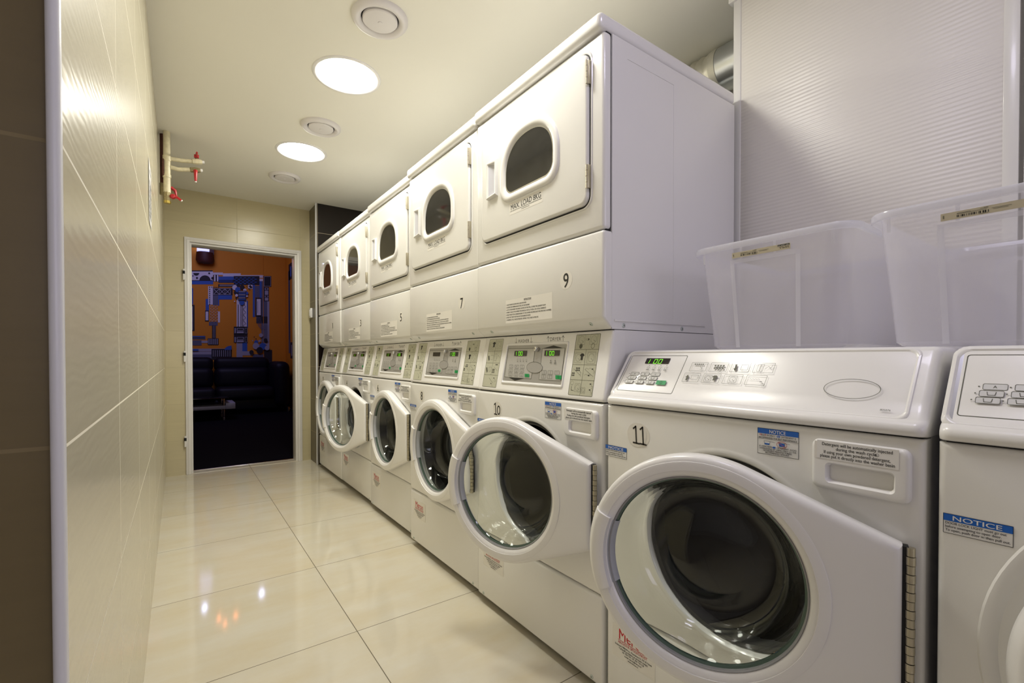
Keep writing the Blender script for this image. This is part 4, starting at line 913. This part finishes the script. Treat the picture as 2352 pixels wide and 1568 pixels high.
# ---- single washers
CONS = ((.014, .875), (.5874, .8093))      # foot of the console face, direction up the slope
def con(u, s_, h): return (.014+.5874*s_-.8093*(h+.0016), -u, .875+.8093*s_+.5874*(h+.0016))
def make_washer(root, which):
    q = MB(); shell(q, .034, .650, .022, .849, WHITE); q.build('cabinet', root)
    q = MB(); holed_panel(q, .2955, .8455, WHITE); q.build('front_panel', root); tub(root)
    q = MB(); front_slab(q, .030, .2925); q.build('lower_panel', root)
    for bx in ((.012, .032, .008, W-.008, .838, .86), (.012, .032, .008, W-.008, .288, .301)):
        q = MB(); q.box(*bx, DARK); q.build('seam_shade_backing', root)  # black boxes that make the seams read as shaded
    q = MB(); q.box(.03, .63, .02, W-.02, .014, .03, DARK); q.build('base_frame_shade', root)  # base coloured black for the shadow gap at the floor
    for fx in (.07, .58):
        for fy in (.06, W-.06):
            q = MB(); q.tube([(fx, fy, 0), (fx, fy, .016)], .02, DARK, 10); q.build('foot', root)
    # console
    q = MB(); prof = [(.652, .8485), (.002, .8485), (-.0035, .8505), (-.0060, .8560), (-.0055, .8630), (-.0010, .8695), (.0060, .8735), (.0127, .8770)]
    prof += [(.0127+.0818*k/4, .8770+.1127*k/4) for k in range(1, 5)]+[(.0985, .9935), (.1050, .9965), (.1130, .9975), (.652, .9975)]
    extr(q, prof, .0, W, .016, WHITE2, .652); q.build('console', root)
    # raised rim of the face
    q = MB()
    def cl(ins, h): return [con(-y_, s__, h) for y_, s__ in rr_pts(.030+ins, -.002+ins, .678-ins, .142-ins, .016, 6)]
    q.loops([cl(-.006, -.0012), cl(-.003, .0022), cl(0, .0026), cl(.0035, .0002)], WHITE2); q.build('console_rim', root)
    D = Decal(con, .0003)
    D.rrect(-.6755, .0005, -.0325, .1395, .014, SILVER11, 6); D.lay()
    def pad(y1, y0, s0, s1):
        D.rrect(-y1, s0, -y0, s1, .004, SILVER11P); D.lay(); D.frame(-y1, s0, -y0, s1, .004, .0013, GLN)
    if True:
        pad(.6655, .488, .014, .131)
        for r in range(3):
            for k in range(3):
                u_, v_ = -(.6285-.0345*k+.0028*r), .0695-.0132*r; D.rrect(u_-.0135, v_-.0055, u_+.0135, v_+.0055, .0022, KEYC); D.lay(); D.frame(u_-.0135, v_-.0055, u_+.0135, v_+.0055, .0022, .0006, GLN)
                if r: D.line([(u_-.005, v_+.003), (u_-.004, v_-.003), (u_+.004, v_-.003), (u_+.005, v_+.003)], .0009, GLN)
                else: D.text('ABC'[k], u_, v_-.0022, .0065, GLN)
                D.ell(u_-.018, v_, .0012, .0012, GLN, 6)
        D.rrect(-.5450, .0370, -.5155, .0500, .002, GREEN); D.lay(); D.line([(-.530, .0485), (-.526, .0435), (-.530, .0385), (-.534, .0435)], .0007, BLACK, True)
        for k in range(4): u_ = -.590+k*.0185; D.ell(u_, .0965, .0013, .0013, GLN, 8); D.frame(u_-.004, .086, u_+.003, .0915, .001, .0006, GLN); D.rect(u_-.005, .0815, u_+.004, .0832, GLN)
        # printed steps
        for r in range(2):
            for k in range(4):
                u_ = -.468+k*.052+(.004 if r == 0 else -.004)+.003*k*0; s0 = .0825 if r == 0 else .0500; u1_ = u_+.043; D.frame(u_, s0, u1_, s0+.025, .001, .0007, GLN); c_ = (u_+u1_)/2
                if (r, k) == (0, 0): keys(D, u_+.008, s0+.018, .0035, 1, 5, GLN); hand(D, c_+.006, s0+.010, .006)
                elif (r, k) == (0, 1): keys(D, u_+.010, s0+.014, .0045, 2, 4, GLN); hand(D, c_+.003, s0+.004, .006)
                elif (r, k) == (0, 2): D.poly([(u_+.008, s0+.021), (u_+.012, s0+.021), (u_+.013, s0+.010), (u_+.016, s0+.010), (u_+.011, s0+.003), (u_+.006, s0+.010), (u_+.009, s0+.010)], GLN); D.frame(c_+.002, s0+.006, u1_-.004, s0+.020, .001, .0007, GLN)
                elif (r, k) == (0, 3): D.frame(u_+.008, s0+.003, u_+.014, s0+.022, .0005, .0006, GLN); D.frame(u_+.015, s0+.003, u_+.021, s0+.022, .0005, .0006, GLN); D.line([(u_+.025, s0+.010), (u_+.031, s0+.017), (u_+.036, s0+.012), (u_+.039, s0+.020)], .0007, GLN)
                elif (r, k) == (1, 0): D.poly([(u_+.008, s0+.004), (u_+.013, s0+.004), (u_+.0125, s0+.013), (u_+.015, s0+.013), (u_+.010, s0+.021), (u_+.005, s0+.013), (u_+.008, s0+.013)], GLN); D.frame(c_, s0+.008, u1_-.004, s0+.020, .001, .0007, GLN)
                elif (r, k) == (1, 1): drum_icon(D, u_+.013, s0+.0125, .009, GLN); shirt(D, u_+.030, s0+.014, .007, GLN)
                elif (r, k) == (1, 2): drum_icon(D, c_, s0+.0125, .0095, GLN)
                else: D.line([(u_+.006+.003*j, s0+.014+(.002 if j % 2 else 0)) for j in range(9)], .0005, GLN); D.rect(u_+.031, s0+.008, u_+.036, s0+.0095, BLACK); hand(D, u_+.039, s0+.003, .006)
        D.oval(-.116, .052, .0445, .0215, .0010, GLN, 48); D.oval(-.116, .052, .0432, .0202, .0004, KEYC, 48); D.text('805076', -.058, .010, .005, GLN)
    D.done('console_faceplate', root)
    if True:
        E = Decal(con, .0003); E.k = 6; E.rect(-.6105, .1040, -.5345, .1215, LCD); E.lay()
        if which == 11: digits(E, -.598, .1045, .0130, .036, LCDON); E.done('display', root)
SILVER11P = mat('pale_pad', (.46, .46, .47), .30, metal=.5)
XS = -.035
w11 = empty('front_load_washer', (XS, .2155, 0), 'low front loading washer 11 in the foreground with its round door ajar', 'washing machine', 'low front loading washers')
make_washer(w11, 11)
d = copy_tree(door0, w11); d.rotation_euler = (0, 0, math.radians(19.5))
number_disc(w11, '11', W-.568, .7755, .044, r=.031)
notice_big(w11, W-.266, .8335); notice_small(w11, W-.6865, .7345); service_label(w11, W-.660, .246); drawer(w11, .0175, .1625, .7370, .8270)
w12 = empty('front_load_washer', (XS, -.482, 0), 'low front loading washer cut off by the right edge of the picture', 'washing machine', 'low front loading washers')
make_washer(w12, 12)
d = copy_tree(door0, w12); d.rotation_euler = (0, 0, math.radians(1)); d.scale = (1.1, 1.055, 1.055)
q = MB(); q.lathe([(.300, 0), (.297, -.0035), (.288, -.004), (.278, 0)], WHITE, (0, HY, HC), (1, 0, 0), 96); q.build('raised_ring', w12)
notice_small(w12, W-.676, .7355)
D = Decal(F(0), .0003); D.ell(W-.560, .765, .03, .03, PAPER, 36); D.done('blank_sticker', w12)

# ------------------------------------------------------------------ clear storage boxes on the washers
def storage_box(loc, label):
    e = empty('storage_box', loc, label, 'box', 'clear storage boxes')
    Lx, Ly, H = .556, .384, .268; tx, ty = .024, .024      # taper per side
    def lp(z, ins=0, r=.045, k=None):
        t = z/H if k is None else k
        hx, hy = Lx/2-.014-tx*(1-t)-ins, Ly/2-.014-ty*(1-t)-ins
        return [(x, y, z) for x, y in rr_pts(-hx, -hy, hx, hy, r, 8)]
    q = MB(); q.loops([lp(0, .02, .03, 0), lp(.002, .008, .038, 0), lp(.010, 0, .042), lp(.07), lp(.2), lp(H-.012)], TUBPL, True, True)
    # stepped handle panels on the short sides and stacking ribs
    for s_ in (-1, 1):
        def pt(y, z, o=.0025): t = z/H; return (s_*(Lx/2-.014-tx*(1-t)+o), y, z)
        def strip(a, b_, w_, o=.0025):
            q.quad((pt(a[0], a[1])), (pt(b_[0], b_[1])), (pt(b_[0]+w_[0], b_[1]+w_[1])), (pt(a[0]+w_[0], a[1]+w_[1])), TUBRIM)
        strip((.066, .005), (.072, .220), (.010, 0)); strip((-.066, .005), (-.072, .220), (-.010, 0)); strip((.082, .216), (-.082, .216), (0, .009))
        for y in (.150, -.150, .05, -.03): strip((y, H-.042), (y, H-.012), (.006, 0))
    q.build('tub', e)
    q = MB()
    def rl(ins, z, r=.05): return [(x, y, z) for x, y in rr_pts(-Lx/2+ins, -Ly/2+ins, Lx/2-ins, Ly/2-ins, r, 8)]
    q.loops([rl(.015, H-.012), rl(.012, H-.003), rl(.006, H), rl(.002, H-.001), rl(0, H-.006), rl(.001, H-.015), rl(.003, H-.017)], TUBRIM); q.build('rim', e)
    fn = lambda u, v, h: (-(Lx/2-.014-tx*(1-v/H)+.003)-h, -u, v)
    D = Decal(fn, .0004); u0, u1, v0, v1 = -.076, .062, .2290, .2425
    D.rrect(u0, v0, u1, v1, .001, mat('cream_label', (.62, .56, .42), .5)); D.lay()
    x = u0+.022; r_ = random.Random(7)
    while x < u0+.062: w_ = r_.choice((.0006, .001, .0018)); D.rect(x, v0+.0028, x+w_, v0+.0068, BLACK); x += w_+r_.choice((.0008, .0014, .0022))
    for y_, a, b_ in ((v0+.0095, .022, .040), (v0+.0083, .022, .060), (v0+.0105, .052, .062), (v0+.0016, .050, .062), (v0+.0078, .066, .090), (v0+.0060, .068, .086)): D.rect(u0+a, y_, u0+b_, y_+.0006, GLN)
    D.text('14130', u0+.062, v0+.0122, .0024, BLACK, 'l', rot=PI)
    for k in range(4): D.rect(u0+.003, v0+.004+k*.0015, u0+.0052, v0+.005+k*.0015, GLN)
    D.rect(u1-.028, v1-.0045, u1-.002, v1-.0008, BLACK); D.text('SAMLA', u1-.003, v0+.0074, .0062, BLACK, 'l', width=.021, rot=PI); D.lay(); D.text('301.029.74', u1-.003, v1-.0018, .0036, PAPERW, 'l', width=.024, rot=PI)
    D.done('box_label', e)
    return e
storage_box((.398, .556, .9985), 'clear plastic storage box on washer 11, beside the tall stack')
storage_box((.398, .160, .9985), 'clear plastic storage box at the right edge, standing across both low washers')
# glowing pane and frame added behind the camera as cool fill light
b = MB(); b.box(-1.3, 1.0, -2.60, -2.585, .95, 2.2, TRIMW, .004); struct('added_fill_frame', b)
b = MB(); b.quad((-1.25, -2.583, 1.0), (.95, -2.583, 1.0), (.95, -2.583, 2.15), (-1.25, -2.583, 2.15), mat('fill_pane_glow', (.8, .8, .8), .5, emis=FILL_PANE_COL, es=FILL_PANE)); struct('added_fill_pane', b)
